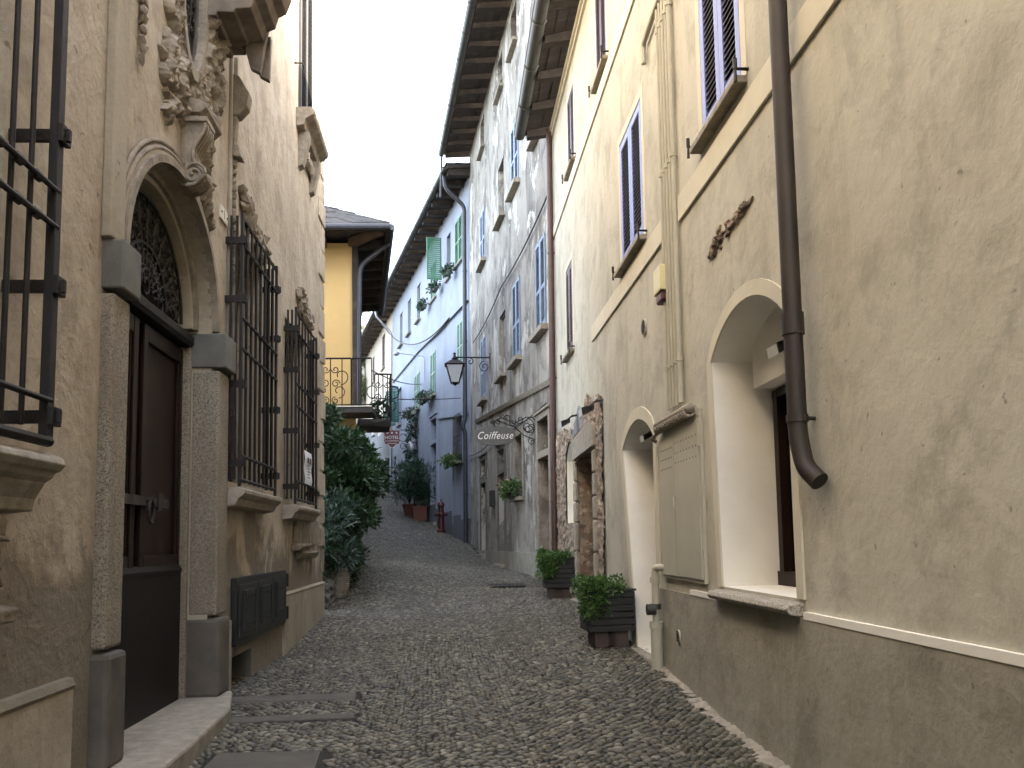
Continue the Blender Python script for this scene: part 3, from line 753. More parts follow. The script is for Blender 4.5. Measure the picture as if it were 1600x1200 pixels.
MB().prism(W, [(12.3, 3.26), (13.6, 3.20), (13.3, 3.42), (12.9, 3.62), (12.55, 3.45)], .0, .035).build('slate_patch', M_['greyboard'], R.root)
R.wall()
# string courses, plinth, thin line
b_ = MB()
cs0, cs1 = W.uv(1063, 340)[0], W.uv(1037, 380)[0]
b_.box(W, -14, cs0, 0, .022, 4.28, 4.50).box(W, cs1, 11.6, 0, .022, 4.31, 4.53)
b_.build('string_course', M_['band'], R.root, bevel=.004)
MB().box(W, -14, 16.0, 0, .025, 7.30, 7.50).build('string_course', M_['band'], R.root, bevel=.004)
MB().box(W, -14, 16.19, 0, .04, 9.32, 9.39).box(W, -14, 16.19, 0, .07, 9.395, 9.47).build('wall_top_moulding', M_['band'], R.root)
pm = MB()
pm.box(W, -14, NA-.10, 0, .022, -1, 1.135).box(W, NA-.10, NBb+.14, 0, .022, -1, 1.14).box(W, NBb+.14, DA-.14, 0, .022, -1, 1.135)
pl = pm.build('plinth', M_['plinth'], R.root)
MB().box(W, -14, NA-.11, 0, .026, 1.135, 1.175).box(W, NBb+.12, 7.0, 0, .026, 1.135, 1.175).build('plinth_line', M_['white'], pl)
# foot of the wall: broken pale mortar strip
mt_ = MB(); q = 1.0
while q < 16:
    if abs(q-(DB+.1)) < .1: mt_.build('mortar_fillet', M_['stone'], R.root); mt_ = MB(); q += .25
    L_ = random.uniform(.08, .2); z = gz(1.96, q); w1 = random.uniform(.04, .13)
    if not (DA-.1 < q < DB+.1): mt_.blob((q, .03, z+.0), (L_*.8, w1, .035), q, .6, 3, W, 1)
    q += L_*.8
mt_.build('mortar_fillet', M_['stone'], R.root)
# gash of broken plaster
gs = MB(); ga, gb = W.uv(1112, 452), W.uv(1176, 390)
for i in range(60):
    t_ = random.random(); a = ga[0]+(gb[0]-ga[0])*t_; z = 3.73+.04*t_+random.gauss(0, .035)*(1.2-t_)
    gs.blob((a, .0, z), (random.uniform(.03, .08), random.uniform(.015, .04), random.uniform(.015, .035)), i, .9, 3, W, 1)
gs.build('broken_plaster_gash', M_['rubble'], R.root)
# conduits
cds = [W.uv(x, 300)[0] for x in (1040, 1044.5, 1049, 1054, 1060)]
for i, q in enumerate(cds):
    c = MB().tube([W(q, .035, 2.72), W(q, .035, 9.3)], .016 if i < 4 else .024, 8).build('conduit', M_['conduit'], R.root, smooth='auto')
    for z in (3.1, 4.9, 6.3, 7.6): MB().tube([W(q, .035, z-.02), W(q, .035, z+.02)], .024 if i < 4 else .032, 8).build('pipe_clamp', M_['conduit'], c)
qs = W.uv(1012, 100)[0]; qe = W.uv(1034, 45)[0]
MB().tube(smooth_path([W(qe-.1, .04, 6.55), W(qe, .04, 6.55), W(qs, .04, 6.5), W(qs, .04, 6.3)], rad=.06), .028, 8).build('conduit', M_['conduit'], R.root, smooth='auto')
# gas pipe
gq = W.uv(1040, 950)[0]
gp_ = MB().tube(smooth_path([W(gq-.12, .02, 1.33), W(gq-.02, .09, 1.33), W(gq, .09, 1.25), W(gq, .09, .2)], rad=.07), .035, 12).build('gas_pipe', M_['conduit'], R.root, smooth='auto')
MB().tube([W(gq, .09, .2), W(gq, .09, .82)], .055, 12).tube([W(gq,.09,.78),W(gq,.09,.84)], .064, 12).build('sleeve', M_['conduit'], gp_, smooth='auto')
MB().tube([W(gq,.09,1.19),W(gq,.09,1.24)], .048, 12).build('coupling', M_['conduit'], gp_, smooth='auto')
MB().tube([W(gq,.09,.95),W(gq,.09,1.0)], .05, 12).tube([W(gq-.02,.10,.95),W(gq-.02,.18,.95)], .05, 12).build('valve', M_['gutter'], gp_, smooth='auto')
# vents
v1 = W.uv(1008, 511)
vm = MB().tube([W(v1[0], .0, v1[1]), W(v1[0], .02, v1[1])], .085, 20).build('vent', M_['conduit'], R.root)
g_ = MB()
for k in range(-3, 4): 
    h = sqrt(max(0, .07**2-(k*.02)**2)); g_.box(W, v1[0]-h, v1[0]+h, .02, .027, v1[1]+k*.02-.006, v1[1]+k*.02+.006)
g_.build('vent_grille', M_['iron'], vm)
v2 = W.uv(1060, 994, .03)
g_ = MB().tube([W(v2[0], .02, v2[1]), W(v2[0], .036, v2[1])], .055, 16).build('vent', M_['conduit'], R.root)
g2 = MB()
for k in range(-2, 3): g2.box(W, v2[0]-.035, v2[0]+.035, .036, .041, v2[1]+k*.018-.005, v2[1]+k*.018+.005)
g2.build('vent_grille', M_['iron'], g_)
# big brown downpipe
ps = 4.49
dp = pipe(R.root, smooth_path([W(ps, .10, 9.4), W(ps, .10, 2.12), W(ps-.05, .09, 1.95), W(ps-.13, .05, 1.87)], rad=.12), .052, M_['pipebrown'],
     [(W(ps,.10,2.22), (.12,0,0)), (W(ps,.10,5.4), (.12,0,0))])
MB().tube([W(ps,.10,2.68), W(ps,.10,2.80)], .060, 16).build('pipe_joint', M_['pipebrown'], dp, smooth='auto')
MB().tube([W(ps,.10,6.5), W(ps,.10,6.6)], .058, 16).build('pipe_joint', M_['pipebrown'], dp, smooth='auto')
eave(R, -14, 16.25, 9.46, .52, raft=1.05, rw=.16, gr=.11, rh=.17, slope=.22, zo=.10)
# cabinets, alarm, lamps: their own things
cb0, cb1 = W.uv(1107, 905)[0], W.uv(1040, 840)[0]
mc = empty('meter_cabinet', W((cb0+cb1)/2, .03, 1.22), 'cream metal meter cabinet with two tall doors left of the big arched window', 'meter cabinet')
cz0, cz1 = 1.24, 2.60; cm = (cb0+cb1)/2+.12
MB().box(W, cb0, cb1, .0, .03, cz0, cz1).build('cabinet_body', M_['cab'], mc, bevel=.004)
for a, b, zt in ((cb0+.02, cm-.005, cz1-.10), (cm+.005, cb1-.02, cz1-.12)):
    dd = MB().box(W, a, b, .03, .042, cz0+.03, zt).build('cabinet_door', M_['cab'], mc, bevel=.003)
    hl = MB()
    for r_ in range(3):
        for k in range(8):
            q = a+.06+(b-a-.12)*k/7; z = zt-.10-r_*.085-(k % 2)*.0; hl.tube([W(q, .0415, z), W(q, .0435, z)], .008, 6)
    hl.build('vent_holes', M_['dark'], dd)
for z in (1.55, 2.35): MB().tube([W(cb0+.01, .04, z-.05), W(cb0+.01, .04, z+.05)], .013, 8).build('hinge', M_['cab'], mc)
MB().tube([W(cm,.05,1.85), W(cm,.05,1.95)], .011, 6).build('latch', M_['cab'], mc)
wr = MB().tube([W(cb0+.10, .07, 2.62), W(cb1-.10, .07, 2.58)], [.038, .042], 10)
for k in range(14): 
    q = cb0+.12+(cb1-cb0-.3)*k/13; wr.tube([W(q+.02*cos(t), .07+.046*cos(t), 2.60+.046*sin(t)-.0) for t in [2*pi*i/10 for i in range(11)]], .012, 5)
wr.tube([W(cb1-.2,.07,2.58), W(cb1+.12,.07,2.52), W(cb1+.14,.03,2.5)], .02, 6)
wr.build('wrapped_pipe_bundle', M_['stone'], mc, smooth=True)
al = W.uv(1030, 470, .08); az = W.uv(1030, 420, .08)[1]
ab = empty('alarm_box', W(al[0], .0, al[1]), 'cream alarm box with red base high on the cream wall', 'alarm box')
MB().box(W, al[0]-.13, al[0]+.13, .0, .10, al[1]+.07, az+.02).build('cover', M_['ivory'], ab, bevel=.012)
MB().box(W, al[0]-.11, al[0]+.11, .005, .085, al[1]-.02, al[1]+.068).build('red_lens', M_['red'], ab, bevel=.02)
def floodlight(a, o, z, label, size=.16, yaw=0, dirn=-1):
    e_ = empty('floodlight', W(a, o, z), label, 'floodlight', 'floodlights on the cream house')
    s = size
    b = MB().hexa([W(a-s*.6,o-s*.2,z-s*.1),W(a+s*.6,o-s*.2,z-s*.1),W(a+s*.75,o+s*.55,z-s*.5),W(a-s*.75,o+s*.55,z-s*.5),
                   W(a-s*.5,o-s*.2,z+s*.35),W(a+s*.5,o-s*.2,z+s*.35),W(a+s*.75,o+s*.65,z+s*.05),W(a-s*.75,o+s*.65,z+s*.05)])
    for k in range(4): q = a-s*.4+s*.27*k; b.box(W, q, q+.01, o-s*.35, o-s*.15, z-s*.05, z+s*.3)
    b.build('housing', M_['blackmetal'], e_, bevel=.006)
    MB().quad(W(a-s*.68,o+s*.57,z-s*.52),W(a+s*.68,o+s*.57,z-s*.52),W(a+s*.68,o+s*.66,z+.0),W(a-s*.68,o+s*.66,z+.0)).build('lens', M_['lampglass'], e_)
    MB().tube([W(a-s*.8,o+s*.1,z+s*.1),W(a-s*.85,o-s*.5,z+s*.6),W(a+s*.85,o-s*.5,z+s*.6),W(a+s*.8,o+s*.1,z+s*.1)], .012, 6).tube([W(a,o-s*.5,z+s*.6), W(a, o-s*1.1, z+s*.75)], .016, 6).build('bracket', M_['blackmetal'], e_)
    return e_
floodlight((NA+NBb)/2-.03, -.24, 2.84, 'black floodlight under the white arch of the big window', .13)
floodlight((DA+DB)/2, -.10, 2.66, 'black floodlight under the small arch over the doorway', .11)
q = W.uv(916, 640, .25); floodlight(q[0], .22, q[1], 'black floodlight with raised arm above the old stone doorway', .17)
q = W.uv(885, 660, .2); floodlight(q[0], .20, q[1], 'small grey lantern floodlight beside the red brown downpipe', .15)

# ============================================================ grey weathered tall house
G = Bld('grey_house', 'tall weathered grey house with streaked plaster and blue shutters beyond the cream house', WG, 0.0, GE, -1.2, 15.1, M_['grey'], depth=7)
W = WG
def px_rect(Wl, xn, xf, yb, yt): 
    s1, s2, z0, z1 = Wl.rect(xn, yb, yt, xf); return min(s1, s2), max(s1, s2), z0, z1
cols = {}
for nm_, (xn, xf, yb, yt) in dict(c1=(853,838,510,366), c2=(813,802,553,428), c3=(789,781,585,470), c4=(760,752,620,520)).items():
    a, b, z0, z1 = px_rect(W, xn, xf, yb, yt); cols[nm_] = (a, b, z0, z1)
print('grey cols', cols)
def cc(k, wd=1.0): a, b = cols[k][:2]; c = (a+b)/2; return c-wd/2, c+wd/2
zr2 = 5.87; zr3 = 10.12; zr4 = 13.72
print('rows', zr2, zr3, zr4)
for k in ('c1', 'c2', 'c4'):
    a, b = cc(k); shutter_window(G, a, b, zr2, zr2+1.92, M_['shutblue'], M_['shutblue'], step=.06, mid=.45, sw=.14, so=.16, sh=.12, rec=.03, st=.07)
    shutter_window(G, a, b, zr3, zr3+1.65, M_['shutblue'], M_['shutblue'], step=.07, mid=.45, sw=.14, so=.16, sh=.12, rec=.03, st=.07)
a, b = cc('c3', .95); plain_window(G, a, b, zr3, zr3+1.6, pane=M_['glass'], frame=M_['pipedark'], so=.16, sw=.14); 
plain_window(G, a, b, zr2, zr2+1.7, dep=.10, pane=M_['grey'], frame=M_['stone'], so=.16, sw=.14, mull=0, bars=0)
for k in ('c2', 'c3', 'c4'):
    a, b = cc(k, .8); plain_window(G, a, b, zr4, zr4+1.05, dep=.18, pane=M_['shutbrown'], so=.13, sw=.14)
a, b = cc('c1', .8); plain_window(G, a, b, zr4, zr4+1.05, dep=.18, pane=M_['shutbrown'], so=.13, sw=.14)
# ground floor openings
def door(Bd, xn, xf, yt, mat, tr=None, lab='door', trans=.7, surround=M_['granite_dark'], wd=None, dep=.22, sur=.13, leafm=None):
    Wl = Bd.W; a, b, _, zt = px_rect(Wl, xn, xf, yt+60, yt); 
    if wd: c = (a+b)/2; a, b = c-wd/2, c+wd/2
    p = Wl((a+b)/2, 0, 0); zg = gz(p[0], p[1])+.08
    zt = tr if tr else zt
    Bd.hole(rectp(a, b, zg, zt+trans), dep)
    d = MB().box(Wl, a, b, -dep-.03, -dep+.001, zg, zt-.04).build(lab, mat, Bd.root)
    pn = MB(); c = (a+b)/2
    for q0, q1 in ((a+.08, c-.03), (c+.03, b-.08)): 
        for z0, z1 in ((zg+.15, zg+.8), (zg+.95, zt-.2)): pn.box(Wl, q0, q1, -dep+.001, -dep+.02, z0, z1)
    pn.build('door_panel', mat, d, bevel=.008)
    MB().tube([Wl(c+.04, -dep+.02, zg+1.05), Wl(c+.04, -dep+.07, zg+1.05)], .02, 8).build('handle', M_['iron'], d)
    if trans > .1:
        MB().box(Wl, a, b, -dep-.0, .035, zt-.04, zt+.10).build('transom_bar', surround, d, bevel=.006)
        MB().box(Wl, a, b, -dep-.03, -dep, zt+.10, zt+trans).build('transom_pane', M_['glass'], d)
    s = MB(); t_ = sur
    s.box(Wl, a-t_, a, -.01, .03, zg, zt+trans).box(Wl, b, b+t_, -.01, .03, zg, zt+trans).box(Wl, a-t_, b+t_, -.01, .032, zt+trans, zt+trans+t_)
    s.box(Wl, a-t_-.04, b+t_+.04, -.01, .08, zt+trans+t_, zt+trans+t_+.05)
    s.build('surround', surround, d, bevel=.006)
    MB().box(Wl, a-.1, b+.1, -dep, .18, zg-.25, zg-.002).build('doorstep', M_['stone'], d, bevel=.01)
    return a, b, zg, zt
d1 = door(G, 857, 844, 708, M_['orange'], wd=1.05, trans=.75, surround=M_['stone'])
a, b, z0, z1 = px_rect(W, 817, 805, 776, 676); plain_window(G, a, b, z0, z1, dep=.3, frame=M_['shutbrown'], sw=.12, so=.16, surround=M_['stone']); fbx = ((a+b)/2, z0)
d2 = door(G, 790, 779, 735, M_['bluedoor'], wd=1.0, trans=.6, surround=M_['granite_dark'])
d3 = door(G, 761, 751, 750, M_['shutbrown'], wd=1.1, trans=.65, surround=M_['granite_dark'])
G.wall()
# ledges, drip mouldings
lz = W.uv(862, 594)[1]; lz2 = W.uv(745, 657)[1]; ls2 = W.uv(745, 657)[0]
print('ledge', lz, lz2, ls2)
lm = MB(); n_ = 12
lm.hexa([W(.05,0,lz-.1),W(ls2,0,lz2-.1),W(ls2,.05,lz2-.1),W(.05,.05,lz-.1),W(.05,0,lz),W(ls2,0,lz2),W(ls2,.09,lz2),W(.05,.09,lz)])
lm.build('drip_moulding', M_['stone'], G.root)
MB().box(W, 0, 12.7, 0, .04, -1, 1.35).build('worn_plinth', M_['plinth'], G.root)
for xx in (868,):
    pass
pipe(R.root, [WR(15.75, .075, 9.45), WR(15.75, .075, gz(1.9, 16.3)-.1)], .06, M_['pipered'], [(WR(15.75,.075,z), (0.1,0,0)) for z in (2.3, 4.6, 7.0)])
eave(G, 0.0, GE+.1, 15.05, .90, raft=.85, rw=.14, gr=.10, rh=.18, slope=.14, zo=.1)
# cables of the grey house
c1a, c1b = W.uv(861, 303), W.uv(742, 535)
cable('overhead_cable', 'thin black cable slung along the upper grey facade', [W(c1a[0], .06, c1a[1]), W((c1a[0]+c1b[0])/2, .06, (c1a[1]+c1b[1])/2), W(c1b[0], .06, c1b[1])], .018, sag=.12, group=None)
c2a, c2b = W.uv(858, 630), W.uv(735, 713)
cable('overhead_cable', 'lower black cable running behind the oval shop sign', [W(c2a[0], .06, c2a[1]), W((c2a[0]+c2b[0])/2+.8, .06, (c2a[1]+c2b[1])/2), W(c2b[0], .06, c2b[1])], .016, sag=.08)
# flower box and letterbox on the grey house
def plantbox(name, label, cat, Wl, a, z, wd, o, boxm, n, seed, flowers=True, hgt=.18, group=None, L=.07):
    e_ = empty(name, Wl(a, o, z), label, cat, group)
    MB().box(Wl, a-wd/2, a+wd/2, o-.09, o+.09, z, z+hgt).build('box', boxm, e_, bevel=.008)
    c = [Wl(a+wd*(k/3-.5), o+.05*(k % 2), z+hgt+.05)+(wd*.28, wd*.28, .17, 1) for k in range(4)]+[Wl(a+wd*.3*(k-1), o+.14, z+hgt-.05)+(.12, .12, .16, .5) for k in range(3)]
    leaves('foliage', M_['geran'] if flowers is True else M_['palm'], e_, c, n, L, L*.32, seed=seed, shell=.2)
    if flowers: leaves('blossoms', M_['flower'], e_, [(q[0], q[1], q[2]+.06, q[3], q[4], .14, 1) for q in c], n//9, .05, .025, seed=seed+1, shell=.7)
    return e_
plantbox('flower_box', 'dark flower box with red and pink geraniums on the grey house window sill', 'flower box', W, fbx[0], fbx[1], .8, .18, M_['blackmetal'], 700, 5, L=.09)
lb = W.uv(772, 779); lbe = empty('letterbox', W(lb[0], 0, lb[1]-.2), 'small dark letterbox between two doors of the grey house', 'letterbox')
MB().box(W, lb[0]-.18, lb[0]+.18, 0, .12, lb[1]-.22, lb[1]+.22).build('body', M_['hatch'], lbe, bevel=.01)
MB().box(W, lb[0]-.13, lb[0]+.13, .12, .127, lb[1]+.10, lb[1]+.13).build('slot', M_['dark'], lbe)

# shop sign
sa = 2.3; xs_ = WG.uv(836, 690)[0]; sa = xs_
def signW(a, o, z, off=0):   # plane perpendicular to the wall: x' = out of the wall, facing down the street
    return WG(a-off, o, z)
c0 = WG(sa, 0, 0); ySg = c0[1]
def ray_y(px, py, Yp):
    D = ray(px, py); t_ = Yp/D.y; return D.x*t_, D.z*t_+EYE
cx, cz = ray_y(773, 681, ySg); xl, _ = ray_y(741, 681, ySg); xr, _ = ray_y(805, 681, ySg); _, zt = ray_y(773, 667, ySg); _, zb = ray_y(773, 695, ySg)
sg = empty('shop_sign', (c0[0], c0[1], cz), 'oval grey hairdresser sign lettered Coiffeuse hanging from scrolled iron bracket', 'sign')
rx, rz = (xr-xl)/2, (zt-zb)/2
def disc(cx, y0, y1, cz, rx, rz, n=40, pw=1.):
    m = MB(); P = [(cx+rx*cos(2*pi*i/n), cz+rz*sin(2*pi*i/n)) for i in range(n)]
    m.v = [(x, y0, z) for x, z in P]+[(x, y1, z) for x, z in P]
    m.f = [tuple(range(n)), tuple(range(2*n-1, n-1, -1))]+[(i, (i+1) % n, n+(i+1) % n, n+i) for i in range(n)]; return m
def octo(cx, y0, y1, cz, rx, rz):
    P = []
    for i in range(48):
        t = 2*pi*i/48; e_ = .72; P.append((cx+rx*math.copysign(abs(cos(t))**e_, cos(t)), cz+rz*math.copysign(abs(sin(t))**.85, sin(t))))
    m = MB(); n = 48; m.v = [(x, y0, z) for x, z in P]+[(x, y1, z) for x, z in P]
    m.f = [tuple(range(n)), tuple(range(2*n-1, n-1, -1))]+[(i, (i+1) % n, n+(i+1) % n, n+i) for i in range(n)]; return m
pn = octo(cx, ySg-.015, ySg+.015, cz, rx, rz).build('panel', M_['signgrey'], sg)
rim = MB(); 
rim.tube([(cx+rx*math.copysign(abs(cos(t))**.72, cos(t)), ySg, cz+rz*math.copysign(abs(sin(t))**.85, sin(t))) for t in [2*pi*i/48 for i in range(49)]], .012, 5).build('rim', M_['granite_dark'], pn)
tm = MB(); V, Fc = text_faces('Coiffeuse', .225, lambda x, y, z: (cx+x, ySg-.018-z, cz+y), shear=.35, ext=.003, spacing=1.1, sx=.80); add_raw(tm, V, Fc).build('lettering', M_['signwhite'], pn)
br = MB(); xw = c0[0]; zb_ = ray_y(800, 655, ySg)[1]
def XZ(px, py): x, z = ray_y(px, py, ySg); return (x, ySg, z)
def xscroll(px, py, rpx, turns, a0, sgn):
    P = []; n = 22
    for i in range(n+1):
        t = i/n; r = rpx*(1-t*.85); a = a0+sgn*2*pi*turns*t; P.append(XZ(px+r*cos(a), py-r*sin(a)))
    return P
th = .010
for args in ((832-8,688-22,12,1.4,pi*.5,-1),(826,678-6,9,1.3,-pi*.4,1),(829,668,10,1.2,pi,1),(793,654,6,1.3,pi,-1),(783,650,4,1.3,0,1),(779,659,5,1.3,pi/2,1),(800,660,6,1.2,0,-1),(812,656,7,1.2,pi,1),(831,690,6,1.3,pi/2,1),(770,660,4,1.2,0,1)):
    br.tube(xscroll(*args), th, 5)
for P in ([(776,657),(783,653),(792,656),(802,662),(812,657),(822,652)], [(776,657),(790,662),(803,667),(815,660)], [(822,652),(832,652),(838,660)], [(838,649),(838,700)], [(766,661),(776,657)], [(804,667),(818,680),(838,688)]):
    br.tube([XZ(*q) for q in P], th*1.1, 5)
br.tube([XZ(772.5,657), XZ(772.5,669)], .016, 6)
br.build('bracket', M_['iron'], sg)

# ============================================================ pale blue house, then the cream house far up the lane
Bh = Bld('blue_house', 'long pale blue house with green shutters climbing the lane behind the grey house', WB, 0.0, 17.95, -1.2, 14.4, M_['blue'], depth=7)
W = WB; zrow2, zrow3 = 7.68, 11.74
def sx(px, py): return W.uv(px, py)[0]
for xn, xf, y in ((724,715,530), (681,673,580), (656,648,605)):
    a, b = sorted((sx(xn, y), sx(xf, y))); shutter_window(Bh, a, b, zrow2, W.uv(xn, {724:497,681:546,656:579}[xn])[1], M_['shutgreen'], M_['shutgreen'], step=.075, mid=.5, rec=.03, sh=.1, so=.14)
a, b = sorted((sx(722.5, 370), sx(711.5, 380))); shutter_window(Bh, a, b, zrow3, zrow3+1.75, M_['shutgreen'], M_['shutgreen'], step=.08, mid=.5, rec=.03)
a, b = sorted((sx(704, 400), sx(698, 402))); wn = plain_window(Bh, a, b, zrow3, zrow3+1.75)
leaf_shutter(Bl := Wall((W((b),0,0)[0], W(b,0,0)[1]), (W.n[0], W.n[1]), 1), .03, .62, zrow3+.03, zrow3+1.72, -.03, M_['shutgreen'], M_['shutgreen'], wn, step=.08)
a, b = sorted((sx(681.5, 430), sx(673.5, 435))); shutter_window(Bh, a, b, zrow3, zrow3+1.6, M_['shutgreen'], M_['shutgreen'], step=.08, mid=.5, rec=.03)
for xn, xf, y in ((657,653,475), (642,638,495), (629,625,515)):
    a, b = sorted((sx(xn, y), sx(xf, y))); b = max(b, a+.9); plain_window(Bh, a, b, zrow3, zrow3+1.7, dep=.12, pane=M_['shutgreen'] if False else M_['bluelow'], frame=M_['zinc'], so=.15)
a, b = sorted((sx(627, 635), sx(617, 637))); b = a+1.1
wn = plain_window(Bh, a, b, zrow2, zrow2+1.9)
for q, sgn in ((a, -1), (b, 1)):
    Wsh = Wall((W(q,0,0)[0], W(q,0,0)[1]), (W.n[0]*.8+W.d[0]*.6*sgn, W.n[1]*.8+W.d[1]*.6*sgn), 1)
    leaf_shutter(Wsh, .03, .58, zrow2+.03, zrow2+1.87, -.02, M_['shutdkgreen'], M_['shutdkgreen'], wn, step=.08)
# ground floor
a, b, z0, z1 = px_rect(W, 723, 712, 720, 648); gw = plain_window(Bh, a, b, z0, z1, dep=.25, surround=M_['blue'], so=.16); gwin = (a, b, z0, z1)
gb = MB()
for k in range(7): q = a+(b-a)*k/6; gb.tube([W(q, .1, z0-.05), W(q, .1, z1+.1)], .014, 5)
for z in (z0, (z0+z1)/2-.1, (z0+z1)/2+.12, z1): gb.tube([W(a-.03, .1, z), W(b+.03, .1, z)], .014, 5)
for z in (z0, z1): 
    for q in (a, b): gb.tube([W(q, 0, z), W(q, .1, z)], .014, 5)
gb.build('window_grille', M_['iron'], gw)
door(Bh, 683, 673, 670, M_['shutdark'], wd=1.2, trans=1.0, tr=W.uv(682,690)[1], surround=M_['blue'])
a, b, z0, z1 = px_rect(W, 637, 632, 733, 706); plain_window(Bh, a, max(b, a+.7), z0, z1, dep=.2, mull=0)
a, b, z0, z1 = px_rect(W, 619, 615, 733, 712); plain_window(Bh, a, max(b, a+.7), z0, z1, dep=.2, mull=0)
Bh.wall()
plv = MB(); n_ = 12
for i in range(n_):
    s0_, s1_ = 17.95*i/n_, 17.95*(i+1)/n_-.002; p = W(s0_, 0, 0); z_ = gz(p[0]-.1, p[1])
    plv.box(W, s0_, s1_, 0, .03+.0005*(i % 2), z_-1, z_+.85)
plv.build('base_course', M_['bluelow'], Bh.root)
mv = MB(); a, b = sorted((sx(733, 700), sx(709, 700)))
mv.box(W, b, b+.12, 0, .04, 2.3, 6.0).box(W, sx(686.5,700), sx(686.5,700)+.15, 0, .05, 2.9, 6.6).hexa([W(0.3,0,5.95),W(sx(684,650),0,6.55),W(sx(684,650),.07,6.55),W(0.3,.07,5.95),W(0.3,0,6.1),W(sx(684,650),0,6.7),W(sx(684,650),.07,6.7),W(0.3,.07,6.1)])
mv.build('wall_moulding', M_['blue'], Bh.root)
eave(Bh, -.3, 18.1, 14.4, .85, raft=.95, rw=.22, gr=.09, rh=.26, slope=.12, zo=.05)
# dark downpipe at the joint of grey and blue houses
zt_ = 14.1
pj = W.uv(731.5, 600); s_p = .22
zk = W.uv(730, 665)[1]
pipe(Bh.root, smooth_path([W(s_p-.0, .86, zt_+.35), W(s_p, .80, zt_-.15), W(s_p, .13, zt_-.75), W(s_p, .13, zk+.2), W(s_p, .22, zk-.05), W(s_p, .13, zk-.3), W(s_p, .13, 1.3)], rad=.2), .075, M_['pipedark'], [(W(s_p,.13,z), (.1,.02,0)) for z in (3.2, 8.5, 11)])
pipe(G.root, [G.W(GE-.1, .98, 15.0), G.W(GE+.1, 1.0, 13.6)], .04, M_['pipedark'])
# far cream house
Cm = Bld('far_cream_house', 'sunlit pale cream house farthest up the lane next to the blue house', WB, 18.0, 42, -1.2, 14.4, M_['cream'], depth=7)
for xn, xf, y in ((601.5, 597, 545), (585, 582.5, 575)):
    a, b = sorted((W.uv(xn, y)[0], W.uv(xf, y)[0])); plain_window(Cm, a, max(b, a+.95), W.uv(xn, 572 if xn > 590 else 595)[1], W.uv(xn, 520 if xn > 590 else 556)[1], dep=.1, pane=M_['shutbrown'])
Cm.wall()
for k in range(8): MB().box(WB, 18.0+3*k, 21.0+3*k-.002, 0, .03+.0005*(k % 2), 0, gz(*WB(19.5+3*k, .1, 0)[:2])+3.0).build('lower_band', M_['bluelow'], Cm.root)  # grey-blue band laid over the lower part of the cream wall
eave(Cm, 18.15, 42, 14.4, .85, raft=1.1, rw=.22, gr=.09, rh=.26, slope=.12, back=3, zo=.05)
q = W.uv(606, 700)[0]
pipe(Cm.root, smooth_path([W(18.1, .95, 14.3), W(18.1, .9, 14.0), W(18.0, .08, 13.1), W(18.0, .08, 4.5)], rad=.2), .055, M_['zinc'])
q = 18.0
MB().tube([W(q+1, .12, 4.2), W(q+1, .12, 6.3)], .16, 8).build('drain_cover', M_['pipedark'], Cm.root)
# cables on the blue house
P = [W.uv(733, 470), W.uv(684, 522), W.uv(655, 550), W.uv(615, 598)]
cable('overhead_cable', 'thick cable rising diagonally across the pale blue facade', [W(a, .05, z) for a, z in P], .035, sag=.0)
cable('overhead_cable', 'slack cable looping from the far eave to the blue wall', [W(18.0, .6, 13.6), W(*(lambda u: (u[0], .1, u[1]))(W.uv(706, 497)))], .03, sag=1.1)
Pm = [W.uv(706, 497), W.uv(700, 500)]
cable('overhead_cable', 'taut wire crossing the lane just above the hotel sign', [W(*(lambda u: (u[0], .05, u[1]))(W.uv(722, 622))), (-2.2, 24.5, 5.75)], .016, sag=.05)
cable('overhead_cable', 'thin wire from the balcony to the blue wall below the round wall lamp', [W(*(lambda u: (u[0], .05, u[1]))(W.uv(661, 600))), (-2.2, 24.5, 6.55)], .016, sag=.15)
# wall fixture
wl = W.uv(664, 557); wf = empty('wall_lamp', W(wl[0], 0, wl[1]), 'small wall lamp on a long thin arm high on the blue facade', 'wall lamp')
MB().tube([W(wl[0], .0, wl[1]-1.1), W(wl[0], .05, wl[1]), W(wl[0], 1.2, wl[1]+.1)], .02, 6).build('arm', M_['zinc'], wf)
MB().blob(W(wl[0], 1.25, wl[1]+.08), (.13, .13, .10), 1, .1, 2).build('lamp_head', M_['zinc'], wf, smooth=True)
# flower pots on upper sills and balcony boxes
for k, (px, py, lab) in enumerate(((712, 424, 'nearest'), (690, 450, 'middle'), (671, 478, 'farthest'))):
    u = W.uv(px, py); plantbox('flower_pot', f'{lab} of three dark flower pots on the top row of sills of the blue house', 'flower pot', W, u[0], u[1]-.15, .5, .28, M_['granite_dark'], 260, 20+k, False, .14, 'flower pots on the blue house sills', L=.12)
for k, (px, py, wd, lab) in enumerate(((674, 623, 1.3, 'trailing flower box under the nearer green shutters of the blue house'), (650, 648, 1.5, 'trailing flower box under the farther green shutters of the blue house'), (716, 722, 1.1, 'drooping flower box below the barred window of the blue house'))):
    u = W.uv(px, py); plantbox('flower_box', lab, 'flower box', W, u[0], u[1]-.1, wd, .22, M_['stone'], 380, 40+k, 'dark' if k < 2 else True, .14, None, L=.13)
